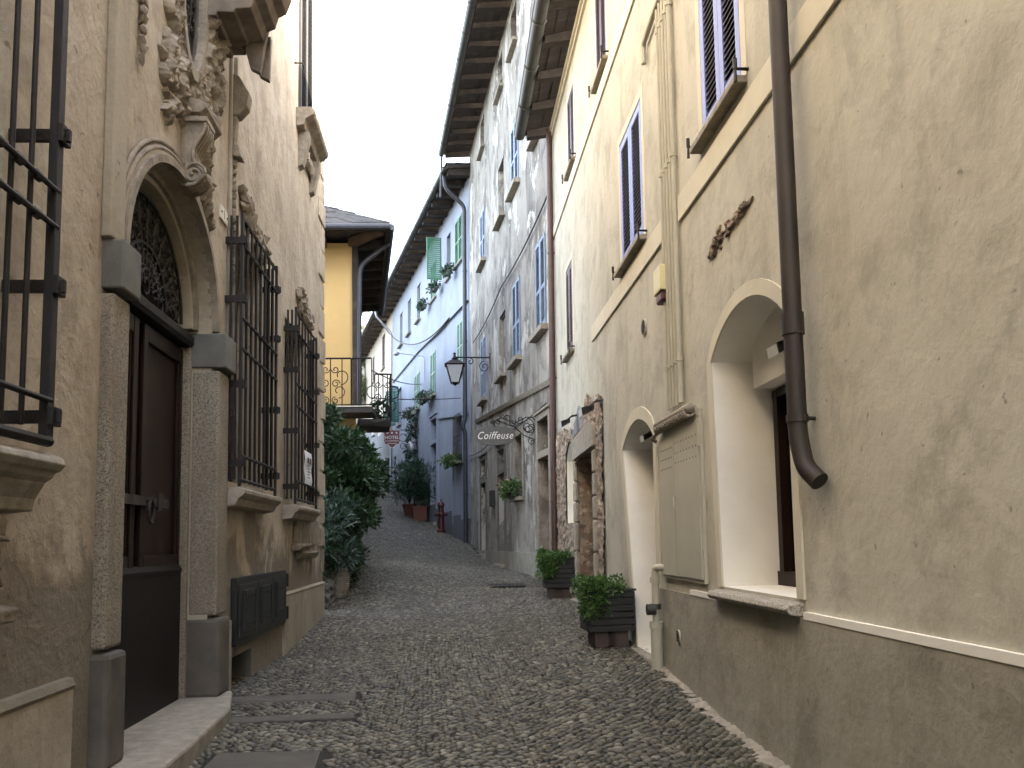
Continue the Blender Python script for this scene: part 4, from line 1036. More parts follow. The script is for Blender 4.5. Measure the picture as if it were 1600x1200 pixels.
# ------------------------------------------------------------ street lamp on the grey wall
la = WG.uv(766, 562); lw = WG(la[0], 0, la[1]); yL = lw[1]
st = empty('street_lamp', lw, 'four sided lantern street lamp on iron arm above the oval sign, by dark downpipe', 'street lamp')
_, z_arm = ray_y(740, 558, yL); xe, _ = ray_y(710, 558, yL)
am = MB().tube([(lw[0], yL, z_arm-.02), (xe, yL, z_arm)], .022, 8)
for cxp, czp, r_, tn, a0, sg_ in ((757, 573, 9, 1.5, pi/2, 1), (735, 565, 5, 1.1, pi/2, -1)):
    P = []
    for i in range(20):
        t_ = i/19; rr = r_*(1-.8*t_); an = a0+sg_*2*pi*tn*t_; x_, z_ = ray_y(cxp+rr*cos(an), czp-rr*sin(an), yL); P.append((x_, yL, z_))
    am.tube(P, .014, 5)
am.tube([(lw[0], yL, z_arm-.4), (lw[0], yL, z_arm+.12)], .025, 6).build('arm', M_['iron'], st)
lx, lz_ = ray_y(711, 598, yL); lzt = ray_y(711, 571, yL)[1]; H = lzt-lz_
w0, w1 = .11, .24
gl = MB().hexa([(lx-w0,yL-w0,lz_),(lx+w0,yL-w0,lz_),(lx+w0,yL+w0,lz_),(lx-w0,yL+w0,lz_),(lx-w1,yL-w1,lzt),(lx+w1,yL-w1,lzt),(lx+w1,yL+w1,lzt),(lx-w1,yL+w1,lzt)]).build('glass', M_['lampglass'], st)
fr = MB()
for sx_ in (-1, 1):
    for sy_ in (-1, 1): fr.tube([(lx+sx_*w0, yL+sy_*w0, lz_-.01), (lx+sx_*w1, yL+sy_*w1, lzt)], .014, 5)
for (ww, zz_) in ((w0+.005, lz_-.01), (w1+.005, lzt)):
    c4 = [(lx-ww,yL-ww,zz_),(lx+ww,yL-ww,zz_),(lx+ww,yL+ww,zz_),(lx-ww,yL+ww,zz_),(lx-ww,yL-ww,zz_)]; fr.tube(c4, .016, 5)
fr.build('frame', M_['iron'], st)
w2 = w1+.05
cp = MB().hexa([(lx-w2,yL-w2,lzt+.01),(lx+w2,yL-w2,lzt+.01),(lx+w2,yL+w2,lzt+.01),(lx-w2,yL+w2,lzt+.01),(lx-.09,yL-.09,lzt+.16),(lx+.09,yL-.09,lzt+.16),(lx+.09,yL+.09,lzt+.16),(lx-.09,yL+.09,lzt+.16)])
cp.lathe((lx, yL, lzt+.16), [(.07,0),(.09,.05),(.04,.09),(.03,.16),(.05,.19),(.01,max(.22, z_arm-lzt-.16))], 10)
cp.build('cap', M_['iron'], st); MB().lathe((lx, yL, lz_-.09), [(.01,0),(.05,.03),(.08,.08)], 8).build('finial', M_['iron'], st)
# ------------------------------------------------------------ hotel sign
hb = WB.uv(655, 676); hw = WB(hb[0], 0, hb[1]); yH = hw[1]
hx, hz = ray_y(612.5, 684, yH); hxl, _ = ray_y(600, 684, yH); hxr, _ = ray_y(625, 684, yH); _, hzt = ray_y(612, 672, yH); _, hzb = ray_y(612, 699, yH)
hs_ = empty('hotel_sign', hw, 'dark red shield shaped HOTEL sign with three stars on scrolled bracket', 'sign')
hwid, hh = (hxr-hxl)/2, (hzt-hzb)
P = [(-1,1),(-.5,.96),(0,1),(.5,.96),(1,1),(.95,.3),(1.0,-.3),(.88,-.62),(.5,-.72),(.25,-.98),(0,-1.05),(-.25,-.98),(-.5,-.72),(-.88,-.62),(-1.0,-.3),(-.95,.3)]
m_ = MB(); n_ = len(P); hcz = (hzt+hzb)/2
m_.v = [(hx+x*hwid, yH-.02, hcz+z*hh/2) for x, z in P]+[(hx+x*hwid, yH+.02, hcz+z*hh/2) for x, z in P]
m_.f = [tuple(range(n_)), tuple(range(2*n_-1, n_-1, -1))]+[(i, (i+1) % n_, n_+(i+1) % n_, n_+i) for i in range(n_)]
hp = m_.build('panel', M_['signred'], hs_)
bd = MB()
for i in range(n_):
    q = P[i]; q2 = P[(i+1) % n_]
    for k in range(3):
        t_ = k/3; bd.blob((hx+(q[0]*(1-t_)+q2[0]*t_)*hwid, yH-.02, hcz+(q[1]*(1-t_)+q2[1]*t_)*hh/2), (.018,.012,.018), 1, 0, 1, None, 1)
bd.build('beaded_rim', M_['signwhite'], hp)
tm = MB()
for txt, size, dz in (('HOTEL', .20, .05), ('LA CONTRADA', .085, -.10), ('DEI MONTI', .08, -.22)):
    V, Fc = text_faces(txt, size, lambda x, y, z, dz=dz: (hx+x, yH-.024-z, hcz+dz+y), ext=.002, spacing=1.0); add_raw(tm, V, Fc)
for k in (-1, 0, 1):
    sp = []
    for i in range(10): r_ = .055 if i % 2 == 0 else .024; sp.append((hx+k*.20+r_*sin(2*pi*i/10), yH-.026, hcz+.26+r_*cos(2*pi*i/10)))
    n0 = len(tm.v); tm.v += sp+[(hx+k*.20, yH-.026, hcz+.26)]; tm.f += [(n0+i, n0+(i+1) % 10, n0+10) for i in range(10)]
tm.build('lettering', M_['signwhite'], hp)
hbm = MB(); _, hza = ray_y(630, 673, yH); xb_ = hw[0]
hbm.tube([(xb_, yH, hza+.03), (hx-hwid, yH, hza+.03)], .02, 6).tube([(xb_, yH, hza-.15), (hxr+.05, yH, hza-.15)], .014, 6)
for (px, py, r_) in ((630, 684, 6), (643, 682, 5), (630, 697, 4.5)):
    hbm.tube([(lambda q: (q[0], yH, q[1]))(ray_y(px+r_*cos(t_), py-r_*sin(t_), yH)) for t_ in [2*pi*i/16 for i in range(17)]], .014, 5)
hbm.build('bracket', M_['iron'], hs_)

# ============================================================ yellow house with balcony
Yh = empty('yellow_house', (-4, 22, gz(-4, 22)), 'yellow house with overhanging dark roof and wrought iron balcony behind the bushes', 'building')
m = MB(); W = WY
m.hexa([(-9,19,-1),(-2.07,19,-1),(-2.62,24.5,-1),(-9,24.5,-1),(-9,19,8.35),(-2.07,19,8.35),(-2.62,24.5,8.35),(-9,24.5,8.35)])
m.build('wall', M_['yellow'], Yh)
ez = 8.35
rf = MB()   # hipped roof with slate courses
A_ = [(-9.8,18.25),(-1.27,18.25),(-2.05,25.2),(-9.8,25.2)]
zr = 10.9
ridge = [(-6.2,21.2),(-6.2,22.4)]
rf.v = [(x,y,ez+.12) for x,y in A_]+[(x,y,zr) for x,y in ridge]; rf.f = [(0,1,4),(1,2,5,4),(2,3,5),(3,0,4,5),(3,2,1,0)]
ro = rf.build('roof', M_['slate'], Yh)
sl_ = MB(); rnd = random.Random(4)
def slate_row(P0, P1, Q0, Q1, rows):
    P0, P1, Q0, Q1 = map(Vector, (P0, P1, Q0, Q1))
    for i in range(rows):
        t0_, t1_ = i/rows, min(1, (i+1.6)/rows); a0, a1 = P0.lerp(Q0, t0_), P1.lerp(Q1, t0_); b0, b1 = P0.lerp(Q0, t1_), P1.lerp(Q1, t1_)
        L_ = (a1-a0).length; u = 0
        while u < 1 and L_ > .2:
            du = rnd.uniform(.28, .5)/L_; e_ = min(1, u+du); h = rnd.uniform(.04, .085); jt = rnd.uniform(-.05, .05)
            p, q, r_, s_ = a0.lerp(a1, u), a0.lerp(a1, e_-.01/L_), b0.lerp(b1, e_-.01/L_), b0.lerp(b1, u); dn = (p-s_).normalized()*jt; Z = Vector((0,0,h)); z0_ = Vector((0,0,.012))
            sl_.hexa([p+dn+z0_, q+dn+z0_, r_+z0_, s_+z0_, p+dn+Z, q+dn+Z, r_+Z*.6, s_+Z*.6]); u = e_
e1 = ez+.12
slate_row((-9.8,18.2,e1),(-1.22,18.2,e1),(-6.2,21.2,zr),(-6.2,21.2,zr),11)
slate_row((-1.22,18.2,e1),(-2.0,25.25,e1),(-6.2,21.2,zr),(-6.2,22.4,zr),13)
sl_.build('roof_slates', M_['slate'], ro)
fa = MB().abox(-9.8,-1.3,18.2,18.25,ez-.02,ez+.11).hexa([(-1.3,18.2,ez-.02),(-1.24,18.2,ez-.02),(-2.0,25.2,ez-.02),(-2.07,25.2,ez-.02),(-1.3,18.2,ez+.11),(-1.24,18.2,ez+.11),(-2.0,25.2,ez+.11),(-2.07,25.2,ez+.11)])
fa.build('fascia', M_['wood'], ro)
for x in (-8,-7.1,-6.2,-5.3,-4.4,-3.5,-2.75): MB().abox(x-.07,x+.07,18.28,19.05,ez-.12,ez+.08).build('rafter', M_['woodwarm'], ro)
for k in range(8):
    y = 19.1+k*.75; x0_ = -2.07-.1*(y-19); MB().hexa([(x0_,y-.06,ez-.14),(x0_+.68,y-.06,ez-.1),(x0_+.68,y+.06,ez-.1),(x0_,y+.06,ez-.14),(x0_,y-.06,ez+.1),(x0_+.68,y-.06,ez+.1),(x0_+.68,y+.06,ez+.1),(x0_,y+.06,ez+.1)]).build('rafter', M_['wood'], ro)
MB().hexa([(-2.2,18.9,ez-.1),(-2.05,19.02,ez-.1),(-1.36,18.34,ez-.04),(-1.46,18.28,ez-.04),(-2.2,18.9,ez+.08),(-2.05,19.02,ez+.08),(-1.36,18.34,ez+.1),(-1.46,18.28,ez+.1)]).build('hip_rafter', M_['woodwarm'], ro)
gt = MB().tube([(-9.8,18.12,ez+.05),(-1.2,18.12,ez+.05)], .07, 10).tube([(-1.18,18.12,ez+.05),(-1.95,25.2,ez+.05)], .07, 10); gt.build('gutter', M_['pipedark'], ro)
pipe(Yh, smooth_path([(-1.3, 19.0, ez), (-1.95, 18.95, ez-.55), (-1.97, 18.93, 4.6)], rad=.2), .055, M_['pipedark'])
MB().hexa([(-2.10,18.9,4.5),(-1.92,18.88,4.5),(-1.95,19.3,4.5),(-2.12,19.3,4.5),(-2.12,18.96,8.3),(-2.0,18.94,8.3),(-2.0,19.3,8.3),(-2.12,19.3,8.3)]).build('corner_post', M_['wood'], Yh)
# balcony: wraps the corner of the house
bal = MB().abox(-9,-1.60,18.10,19.0,4.36,4.48).build('balcony', M_['shutdark'], Yh)
MB().hexa([(-2.0,19.15,4.22),(-1.33,19.35,4.22),(-1.43,20.4,4.22),(-2.2,20.4,4.22),(-2.0,19.15,4.38),(-1.28,19.3,4.38),(-1.38,20.4,4.38),(-2.2,20.4,4.38)]).build('balcony_slab', M_['shutdark'], bal)
MB().abox(-9,-1.62,18.08,18.14,4.482,4.50).build('floor_edge', M_['marble'], bal)
def rail_panel(P0, P1, z0, z1, ornate, parent, name='railing', per=.0):
    P0, P1 = Vector((*P0, 0)), Vector((*P1, 0)); L_ = (P1-P0).length; u = (P1-P0)/L_
    def Q(a, z): p = P0+u*a; return (p.x, p.y, z)
    r = MB(); r.tube([Q(0, z1), Q(L_, z1)], .02, 6).tube([Q(0, z0+.05), Q(L_, z0+.05)], .014, 5)
    n = max(1, round(L_/.85)) if ornate else 0
    if ornate:
        w_ = L_/n
        for i in range(n):
            c = (i+.5)*w_
            for q in (c-w_/2, c-w_*.28, c, c+w_*.28): r.tube([Q(q, z0), Q(q, z1)], .012, 5)
            for sg_ in (-1, 1):
                for (cz_, rr, a0, tn) in ((z0+.66, .19, -pi/2, .8), (z0+.34, .15, -pi/2, .9), (z0+.80, .08, pi, 1.2), (z0+.14, .08, pi/2, 1.2), (z0+.50, .09, 0, 1.3)):
                    P = []
                    for k in range(20):
                        t_ = k/19; r_ = rr*(1-.7*t_); a = a0+2*pi*tn*t_; P.append(Q(c+sg_*(.02+rr+r_*cos(a)), cz_+r_*sin(a)))
                    r.tube(P, .010, 4)
        r.tube([Q(L_, z0), Q(L_, z1)], .014, 5)
    else:
        k = int(L_/.11)
        for i in range(k+1): r.tube([Q(L_*i/k, z0), Q(L_*i/k, z1)], .011, 5)
    return r.build(name, M_['iron'], parent)
rail_panel((-2.05, 18.12), (-8.9, 18.12), 4.48, 5.52, True, bal)
rail_panel((-1.62, 18.12), (-2.03, 18.12), 4.48, 5.52, False, bal)
rail_panel((-1.66, 19.35), (-1.30, 19.4), 4.38, 5.42, True, bal)
rail_panel((-1.30, 19.4), (-1.40, 20.4), 4.38, 5.42, True, bal)
MB().abox(-2.95, -2.62, 18.93, 19.002, 1.0, 4.2).build('door', M_['dark'], Yh)
leaves('balcony_plant', M_['palm'], None, [(-1.55, 19.6, 4.6, .16, .3, .22, 1)], 160, .12, .04, seed=3, label='small dark potted plant on the balcony corner behind the scrollwork', cat='plant', base=(-1.55, 19.6, 4.4))

# unseen house on the left, added to keep the upper lane dark
WN = Wall((-2.75, 25.4), (-3.4+2.75-1.6, 13.5), -1)
Nb = Bld('shading_house', 'hidden tan house added beyond the yellow house to shade the upper lane', WN, 0, 26, -1.2, 9.6, M_['portal'], depth=6)
for k in range(4):
    plain_window(Nb, 3+6*k, 4+6*k, 6.2, 7.7); plain_window(Nb, 3+6*k, 4+6*k, 3.4+.8*k if k < 2 else 6.2-.4, 4.6+.8*k if k < 2 else 6.25-.4, sill=False) if k < 2 else None
Nb.wall()
eave(Nb, 0, 26, 9.55, .3, raft=1.2, back=3, slope=.2)

# ============================================================ LEFT: baroque palace
PL = Bld('palace', 'ornate tan palace with carved stone portal, iron window grilles and stained plaster on the left', WL, -14, 13.05, -1.2, 11.5, M_['palace'], depth=8)
W = WL; Rt = PL.root
PC, PR, PS, KZ = 6.0, .975, 3.34, .90          # portal centre, radius and springing
gl0 = .46
def parc(r, a0, a1, n): return [(PC+r*cos(a0+(a1-a0)*i/n), PS+KZ*r*sin(a0+(a1-a0)*i/n)) for i in range(n+1)]
portal = [(PC-PR, gl0), (PC+PR, gl0)]+parc( PR, 0, pi, 26)
PL.hole(portal, .25, M_['portal'])
dr = MB().box(W, PC-PR, PC+PR, -.30, -.24, gl0, PS-.13).build('portal_door', M_['door'], Rt)
pn = MB()
for sgn in (-1, 1):
    a0, a1 = PC+sgn*.05, PC+sgn*(PR-.0); lo, hi = min(a0, a1), max(a0, a1)
    pn.box(W, lo, lo+.09, -.24, -.205, gl0+1.0, PS-.16).box(W, hi-.09, hi, -.24, -.205, gl0+1.0, PS-.16)
    pn.box(W, lo+.09, hi-.09, -.24, -.208, PS-.28, PS-.16).box(W, lo+.09, hi-.09, -.24, -.208, gl0+1.0, gl0+1.1)
    pn.box(W, lo+.09, lo+.12, -.24, -.22, gl0+1.1, PS-.28).box(W, hi-.12, hi-.09, -.24, -.22, gl0+1.1, PS-.28)
pn.build('door_panel', M_['door'], dr, bevel=.008)
MB().box(W, PC-PR, PC+PR, -.24, -.19, gl0, gl0+.97).profile(W, [(-.24,gl0+.97),(-.18,gl0+.97),(-.18,gl0+.99),(-.21,gl0+1.03),(-.24,gl0+1.03)], PC-PR, PC+PR).build('kick_plate', M_['doorlow'], dr)
bt = MB().box(W, PC-.5, PC+.55, -.205, -.175, 1.90, 1.965).box(W, PC+.30, PC+.36, -.205, -.16, 1.87, 2.0)
bt.tube([W(PC+.10+.055*cos(t_), -.15, 1.86+.075*sin(t_)) for t_ in [2*pi*i/14 for i in range(15)]], .011, 5).tube([W(PC+.10,-.21,1.94),W(PC+.10,-.13,1.94)], .02, 6)
bt.build('bolt_and_ring', M_['wood'], dr)
tb = MB().profile(W, [(-.25,PS-.14),(-.15,PS-.14),(-.13,PS-.11),(-.13,PS-.06),(-.17,PS-.02),(-.25,PS-.02)], PC-PR, PC+PR).build('transom', M_['doorlow'], dr)
fan = MB(); 
MB().prism(W, [(PC-PR, PS-.02), (PC+PR, PS-.02)]+parc( PR, 0, pi, 24), -.30, -.244).build('fanlight_backing', M_['dark'], dr)
o = -.19
for r_ in (.80, .42): fan.tube([W(q[0], o, q[1]) for q in parc( r_, .02, pi-.02, 26)], .014, 5)
for k in range(1, 12):
    a = pi*k/12; fan.tube([W(PC+.15*cos(a), o, PS+KZ*.15*sin(a)), W(PC+.8*cos(a), o, PS+KZ*.8*sin(a))], .009, 5)
rnd = random.Random(3)
for k in range(12):
    a = pi*(k+.5)/12
    for (rr, cr, sg_) in ((.62, .10, 1), (.70, .08, -1), (.32, .08, 1), (.52, .07, -1)):
        fan.tube(scroll((PC+rr*cos(a), PS+KZ*rr*sin(a)), cr, 1.5, a+sg_*1.5, W, o, sg_, 20), .009, 4)
fan.tube(scroll((PC, PS+.1), .13, 1.6, 0, W, o, 1, 20), .012, 5)
fan.build('fanlight_grille', M_['iron'], dr)
# jambs (granite), bases, imposts
OUT = .07
def jamb(a, b, inner):
    root = MB().profile(W, [(-.15,gl0+.62),(OUT,gl0+.62),(OUT,PS-.32),(-.15,PS-.32)], a, b).build('jamb', M_['granite'], Rt, bevel=.02)
    pass
    i0, i1 = a-.01, b+.01
    MB().box(W, i0, i1, -.2, OUT+.03, gl0, gl0+.60).build('base', M_['jambbase'], root, bevel=.03)
    MB().box(W, i0-.005, i1+.005, -.2, OUT+.05, PS-.30, PS-.02).build('impost', M_['granite_dark'], root, bevel=.012)
jamb(PC-PR-.24, PC-PR+.004, 1); jamb(PC+PR-.004, PC+PR+.30, -1)
# inner rebate jambs
MB().box(W, PC+PR-.055, PC+PR-.004, -.24, -.149, gl0, PS-.14).build('inner_jamb', M_['granite'], Rt, bevel=.01)
MB().box(W, PC-PR+.004, PC-PR+.055, -.24, -.149, gl0, PS-.14).build('inner_jamb', M_['granite'], Rt, bevel=.01)
def ring(r0, r1, o0, o1, name, mt, n=30, a0=0, a1=pi):
    m = MB()
    for i in range(n):
        t0_, t1_ = a0+(a1-a0)*i/n, a0+(a1-a0)*(i+1)/n
        q = [(PC+r*cos(t_), PS+KZ*r*sin(t_)) for r, t_ in ((r0, t0_), (r1, t0_), (r1, t1_), (r0, t1_))]
        m.hexa([W(a, o0, z) for a, z in q]+[W(a, o1, z) for a, z in q])
    return m.build(name, mt, Rt)
ring(PR, PR+.055, -.02, .055, 'archivolt', M_['stucco']); ring(PR+.056, PR+.12, -.02, .035, 'archivolt', M_['portal'])
ring(PR-.10, PR-.002, -.24, -.13, 'inner_arch', M_['portal']); ring(PR-.055, PR-.002, -.13, -.10, 'inner_arch', M_['stucco'])
MB().tube([W(q[0], .02, q[1]) for q in parc( PR+.10, pi*.40, pi-.02, 24)], .022, 8).tube([W(q[0], .02, q[1]) for q in parc( PR+.15, pi*.40, pi-.02, 24)], .016, 8).build('label_moulding', M_['stucco'], Rt)
# raised portal field: left pilaster strip and right strip
MB().box(W, 4.74, 4.935, 0, .06, PS-.015, 11.4).build('pilaster_strip', M_['portal'], Rt, bevel=.01)
MB().box(W, 7.50, 7.56, 0, .05, 3.0, 6.0).box(W, 7.40, 7.45, 0, .03, 3.0, 6.0).build('pilaster_strip', M_['portal'], Rt, bevel=.008)
# threshold
th = MB(); P = [(4.42, -.3), (7.26, -.3), (7.26, .13), (6.5, .30), (5.4, .36), (4.42, .38)]
n0 = 0; th.v = [W(a, o, gl0-.25) for a, o in P]+[W(a, o, gl0+.005) for a, o in P]; th.f = [tuple(range(6)), tuple(range(6, 12))]+[(i, (i+1) % 6, 6+(i+1) % 6, 6+i) for i in range(6)]
th.build('threshold', M_['stone'], Rt, bevel=.02)
# ---- carved stucco above the portal
sc_ = MB(); rnd = random.Random(12)
# keystone console
ks = W.uv(316, 250); kc = ks[0]
kc = 6.17
OC, OZ, ORX, ORZ = 6.20, 5.76, .27, .62
def oz_(z): 
    u = min(1, max(0, (z-4.44)/.2)); return .085+.085*math.exp(-((z-4.275)/.06)**2)+.085*u*u*(3-2*u)
kp = [(.0, 4.19), (.05, 4.185)]+[(oz_(4.20+.46*i/22), 4.20+.46*i/22) for i in range(23)]+[(.16, 4.68), (0, 4.69)]
console = MB()
console.profile(W, kp, kc-.085, kc+.085)
for q in (-.088, -.045, 0, .045, .088): console.tube([W(kc+q, o_+.003, z) for o_, z in kp[1:-2]], .015, 7)
for q in (-.095, .095): console.tube([W(kc+q, .10+(.085*(1-t/22))*cos(t*.55), 4.275+(.085*(1-t/22))*sin(t*.55)) for t in range(20)], .012, 6)
console.box(W, kc-.11, kc+.11, 0, .19, 4.665, 4.70)
console.build('keystone_console', M_['stucco'], Rt, smooth='auto')
def acanthus(m, P, r0, r1, o=.06, n=18, W_=None):
    Wf = W_ or W; pts = []; rr = []
    for i in range(n+1):
        t_ = i/n; k = len(P)-1; u = t_*k; j = min(int(u), k-1); f_ = u-j
        a = [P[max(j-1,0)], P[j], P[j+1], P[min(j+2,k)]]
        def cr(x): 
            p0,p1,p2,p3 = [q[x] for q in a]; return .5*(2*p1+(p2-p0)*f_+(2*p0-5*p1+4*p2-p3)*f_*f_+(3*p1-p0-3*p2+p3)*f_**3)
        pts.append(Wf(cr(0), o+.05*sin(t_*pi), cr(1))); rr.append(max(.006, (r0+(r1-r0)*t_)*(.35+.65*sin(pi*min(1, .15+t_*.8)))+.006*sin(t_*25)))
    m.tube(pts, rr, 8)
    # side lobes of the leaf
    for i in range(2, len(pts)-1, 2):
        P_, T_ = Vector(pts[i]), (Vector(pts[i+1])-Vector(pts[i-1])).normalized(); S_ = Vector((0, -T_.z, T_.y))
        for sg_ in (-1, 1): 
            q1 = P_+(T_*.6+S_*sg_)*rr[i]*1.3; q2 = P_+(T_*1.6+S_*sg_*1.3)*rr[i]*1.9; m.tube([P_, q1, q2], [rr[i]*.6, rr[i]*.45, rr[i]*.15], 5)
class Relief:      # collects curves, then carves them as one raised relief of the wall
    def __init__(s): s.p = []
    def tube(s, pts, r, *a, **k):
        rs = r if hasattr(r, '__len__') else [r]*len(pts)
        for i in range(len(pts)-1):
            P, Q = Vector(pts[i]), Vector(pts[i+1]); n = max(1, int((Q-P).length/.012))
            for j in range(n):
                t = j/n; q = P.lerp(Q, t); rr = rs[i]*(1-t)+rs[i+1]*t; s.p.append((q.y, q.z, rr*1.45, rr*1.5+.35*max(0, q.x+1.9)))
        return s
    def blob(s, c, r, seed=0, *a, **k):
        s.p.append((c[0], c[2], (r[0]+r[2])*.62, r[1]*.9)); return s
    def build(s, name, mat, parent, smooth=False):
        A = np.array(s.p); st = .0085; x0, x1, z0, z1 = A[:,0].min()-.1, A[:,0].max()+.1, A[:,1].min()-.1, A[:,1].max()+.1
        X, Z = np.meshgrid(np.arange(x0, x1, st), np.arange(z0, z1, st), indexing='ij'); H = np.zeros(X.shape)
        for a, z, r, h in A:
            i0, i1 = int((a-r-x0)/st), int((a+r-x0)/st)+2; j0, j1 = int((z-r-z0)/st), int((z+r-z0)/st)+2
            d2 = ((X[i0:i1, j0:j1]-a)**2+(Z[i0:i1, j0:j1]-z)**2)/r**2
            H[i0:i1, j0:j1] = np.maximum(H[i0:i1, j0:j1], h*np.sqrt(np.clip(1-d2, 0, 1)))
        m = MB(); ids = {}
        N = np.zeros(X.shape)
        for i in range(X.shape[0]):
            for j in range(X.shape[1]):
                if H[i, j] > 0: N[i, j] = 1-abs(noise.noise(Vector((X[i, j]*13, Z[i, j]*9, 2))))*2.2+.5*noise.noise(Vector((X[i, j]*45, Z[i, j]*45, 5)))
        H = np.where(H > 0, H*(.62+.5*N)+.004, 0)
        def v(i, j):
            if (i, j) not in ids: ids[(i, j)] = len(m.v); m.v.append(W(X[i, j], max(-.004, H[i, j]) if H[i, j] > 0 else -.004, Z[i, j]))
            return ids[(i, j)]
        for i in range(X.shape[0]-1):
            for j in range(X.shape[1]-1):
                if max(H[i, j], H[i+1, j], H[i, j+1], H[i+1, j+1]) > 0:
                    if ((X[i, j]-OC)/ORX)**2+((Z[i, j]-OZ)/ORZ)**2 < .92: continue
                    m.f.append((v(i, j), v(i+1, j), v(i+1, j+1), v(i, j+1)))
        return m.build(name, mat, parent, smooth)
car = Relief()
acanthus(car, [(6.30, 4.52), (6.47, 4.62), (6.62, 4.46), (6.70, 4.28), (6.84, 4.20)], .045, .025, .04)
car.tube(scroll((6.52, 4.56), .085, 1.6, pi, W, .06, -1), .02, 6).tube(scroll((6.84, 4.20), .055, 1.4, pi, W, .05, 1), .016, 6)
def zmap(z): return 4.60+(z-5.0)*.68 if z < 5.9 else 5.21+(z-5.9)*.80
def Wc(a, o_, z): return W(OC+(a-OC)*.74, o_*.85, zmap(z))
for sgn in (-1, 1):
    c0_ = OC; b_ = 1 if sgn > 0 else .8
    acanthus(car, [(c0_+sgn*.06, 5.18), (c0_+sgn*.32, 5.28), (c0_+sgn*.42, 5.55), (c0_+sgn*.22, 5.72), (c0_+sgn*.1, 5.6)], .042, .022, .07, W_=Wc)
    acanthus(car, [(c0_+sgn*.48, 5.30), (c0_+sgn*.70, 5.42), (c0_+sgn*.62, 5.72), (c0_+sgn*.42, 5.85)], .036, .02, .06, W_=Wc)
    acanthus(car, [(c0_+sgn*.50, 5.85), (c0_+sgn*.66, 6.15), (c0_+sgn*.56, 6.5), (c0_+sgn*.66, 6.9), (c0_+sgn*.5, 7.2)], .038, .025, .05, W_=Wc)
    acanthus(car, [(c0_+sgn*.42, 6.0), (c0_+sgn*.52, 6.3), (c0_+sgn*.62, 6.32), (c0_+sgn*.70, 6.2)], .04, .02, .08, W_=Wc)
    for (da, z_, r_, a0, sg2) in ((.36, 5.42, .16, 0, 1), (.56, 5.62, .13, 1.57, -1), (.62, 6.05, .12, 1.57, 1), (.64, 6.75, .13, -1.57, -1), (.18, 5.78, .12, 3., 1), (.70, 5.28, .10, 3., -1), (.60, 6.45, .09, 0, 1)):
        car.tube(scroll((c0_+sgn*da, z_), r_, 1.7, a0 if sgn > 0 else pi-a0, Wc, .10, sg2*sgn, 26), .020, 6)
    for q_ in range(9):
        az_ = 5.15+.25*q_; da = .30+.18*abs(sin(q_*1.9)); car.tube(scroll((c0_+sgn*(da+.12*(az_ > 5.9)), az_), .085, 1.8, q_, Wc, .07+.03*(q_ % 2), sgn if q_ % 2 else -sgn, 24), .013, 5)
    acanthus(car, [(c0_+sgn*.30, 5.15), (c0_+sgn*.55, 5.08), (c0_+sgn*.62, 4.95), (c0_+sgn*.55, 4.84)], .035, .018, .06, W_=Wc)
for k in range(24):
    a = OC+rnd.gauss(0, .2); z = rnd.uniform(4.66, 5.18); car.blob((a, .02, z), (rnd.uniform(.03, .06), rnd.uniform(.03, .06), rnd.uniform(.03, .07)), k, .9, 2.6, W, 1)
for k in range(50):
    t_ = rnd.uniform(pi*.8, pi*2.2); rr = rnd.uniform(1.2, 1.5); car.blob((OC+ORX*rr*cos(t_), .01, OZ+ORZ*(rr*.8+.2)*.95*sin(t_)), (rnd.uniform(.02, .045), rnd.uniform(.03, .06), rnd.uniform(.03, .08)), k+90, .9, 2.6, W, 1)
car.build('carved_ornament', M_['stucco'], Rt, smooth=True)
MB().profile(W, [(.02,4.74),(.13,4.74),(.18,4.78),(.18,4.81),(.13,4.84),(.02,4.86)], 6.08, 6.52).profile(W, [(.02,4.66),(.08,4.67),(.11,4.74),(.02,4.74)], 6.12, 6.46).build('bracket_moulding', M_['stucco'], Rt, bevel=.006)
ocp = [(OC+ORX*cos(t_), OZ+ORZ*sin(t_)) for t_ in [2*pi*i/28 for i in range(28)]]
PL.hole(ocp, .25, M_['cornice'])
oc = MB().box(W, OC-ORX-.05, OC+ORX+.05, -.30, -.26, OZ-ORZ-.05, OZ+ORZ+.05).build('oculus', M_['dark'], Rt)
g_ = MB()
for r_ in (.95, .55): g_.tube([W(OC+ORX*r_*cos(t_), -.03, OZ+ORZ*r_*sin(t_)) for t_ in [2*pi*i/24 for i in range(25)]], .012, 5)
for k in range(10):
    for l_ in range(4):
        a, z = OC-.21+.14*l_, OZ-.55+.12*k
        if ((a-OC)/ORX)**2+((z-OZ)/ORZ)**2 < .85: g_.tube(scroll((a, z), .065, 1.4, rnd.uniform(0, 6), W, -.03, 1 if (k+l_) % 2 else -1, 16), .008, 4)
g_.build('oculus_grille', M_['iron'], oc)
rg = MB()
for i in range(28):
    t0_, t1_ = 2*pi*i/28, 2*pi*(i+1)/28
    q = [(OC+ORX*r*cos(t_), OZ+ORZ*(r-.1*(r > 1))*sin(t_)) for r, t_ in ((1, t0_), (1.24, t0_), (1.24, t1_), (1, t1_))]
    rg.hexa([W(a, -.02, z) for a, z in q]+[W(a, .06, z) for a, z in q])
rg.build('oculus_surround', M_['stucco'], oc)
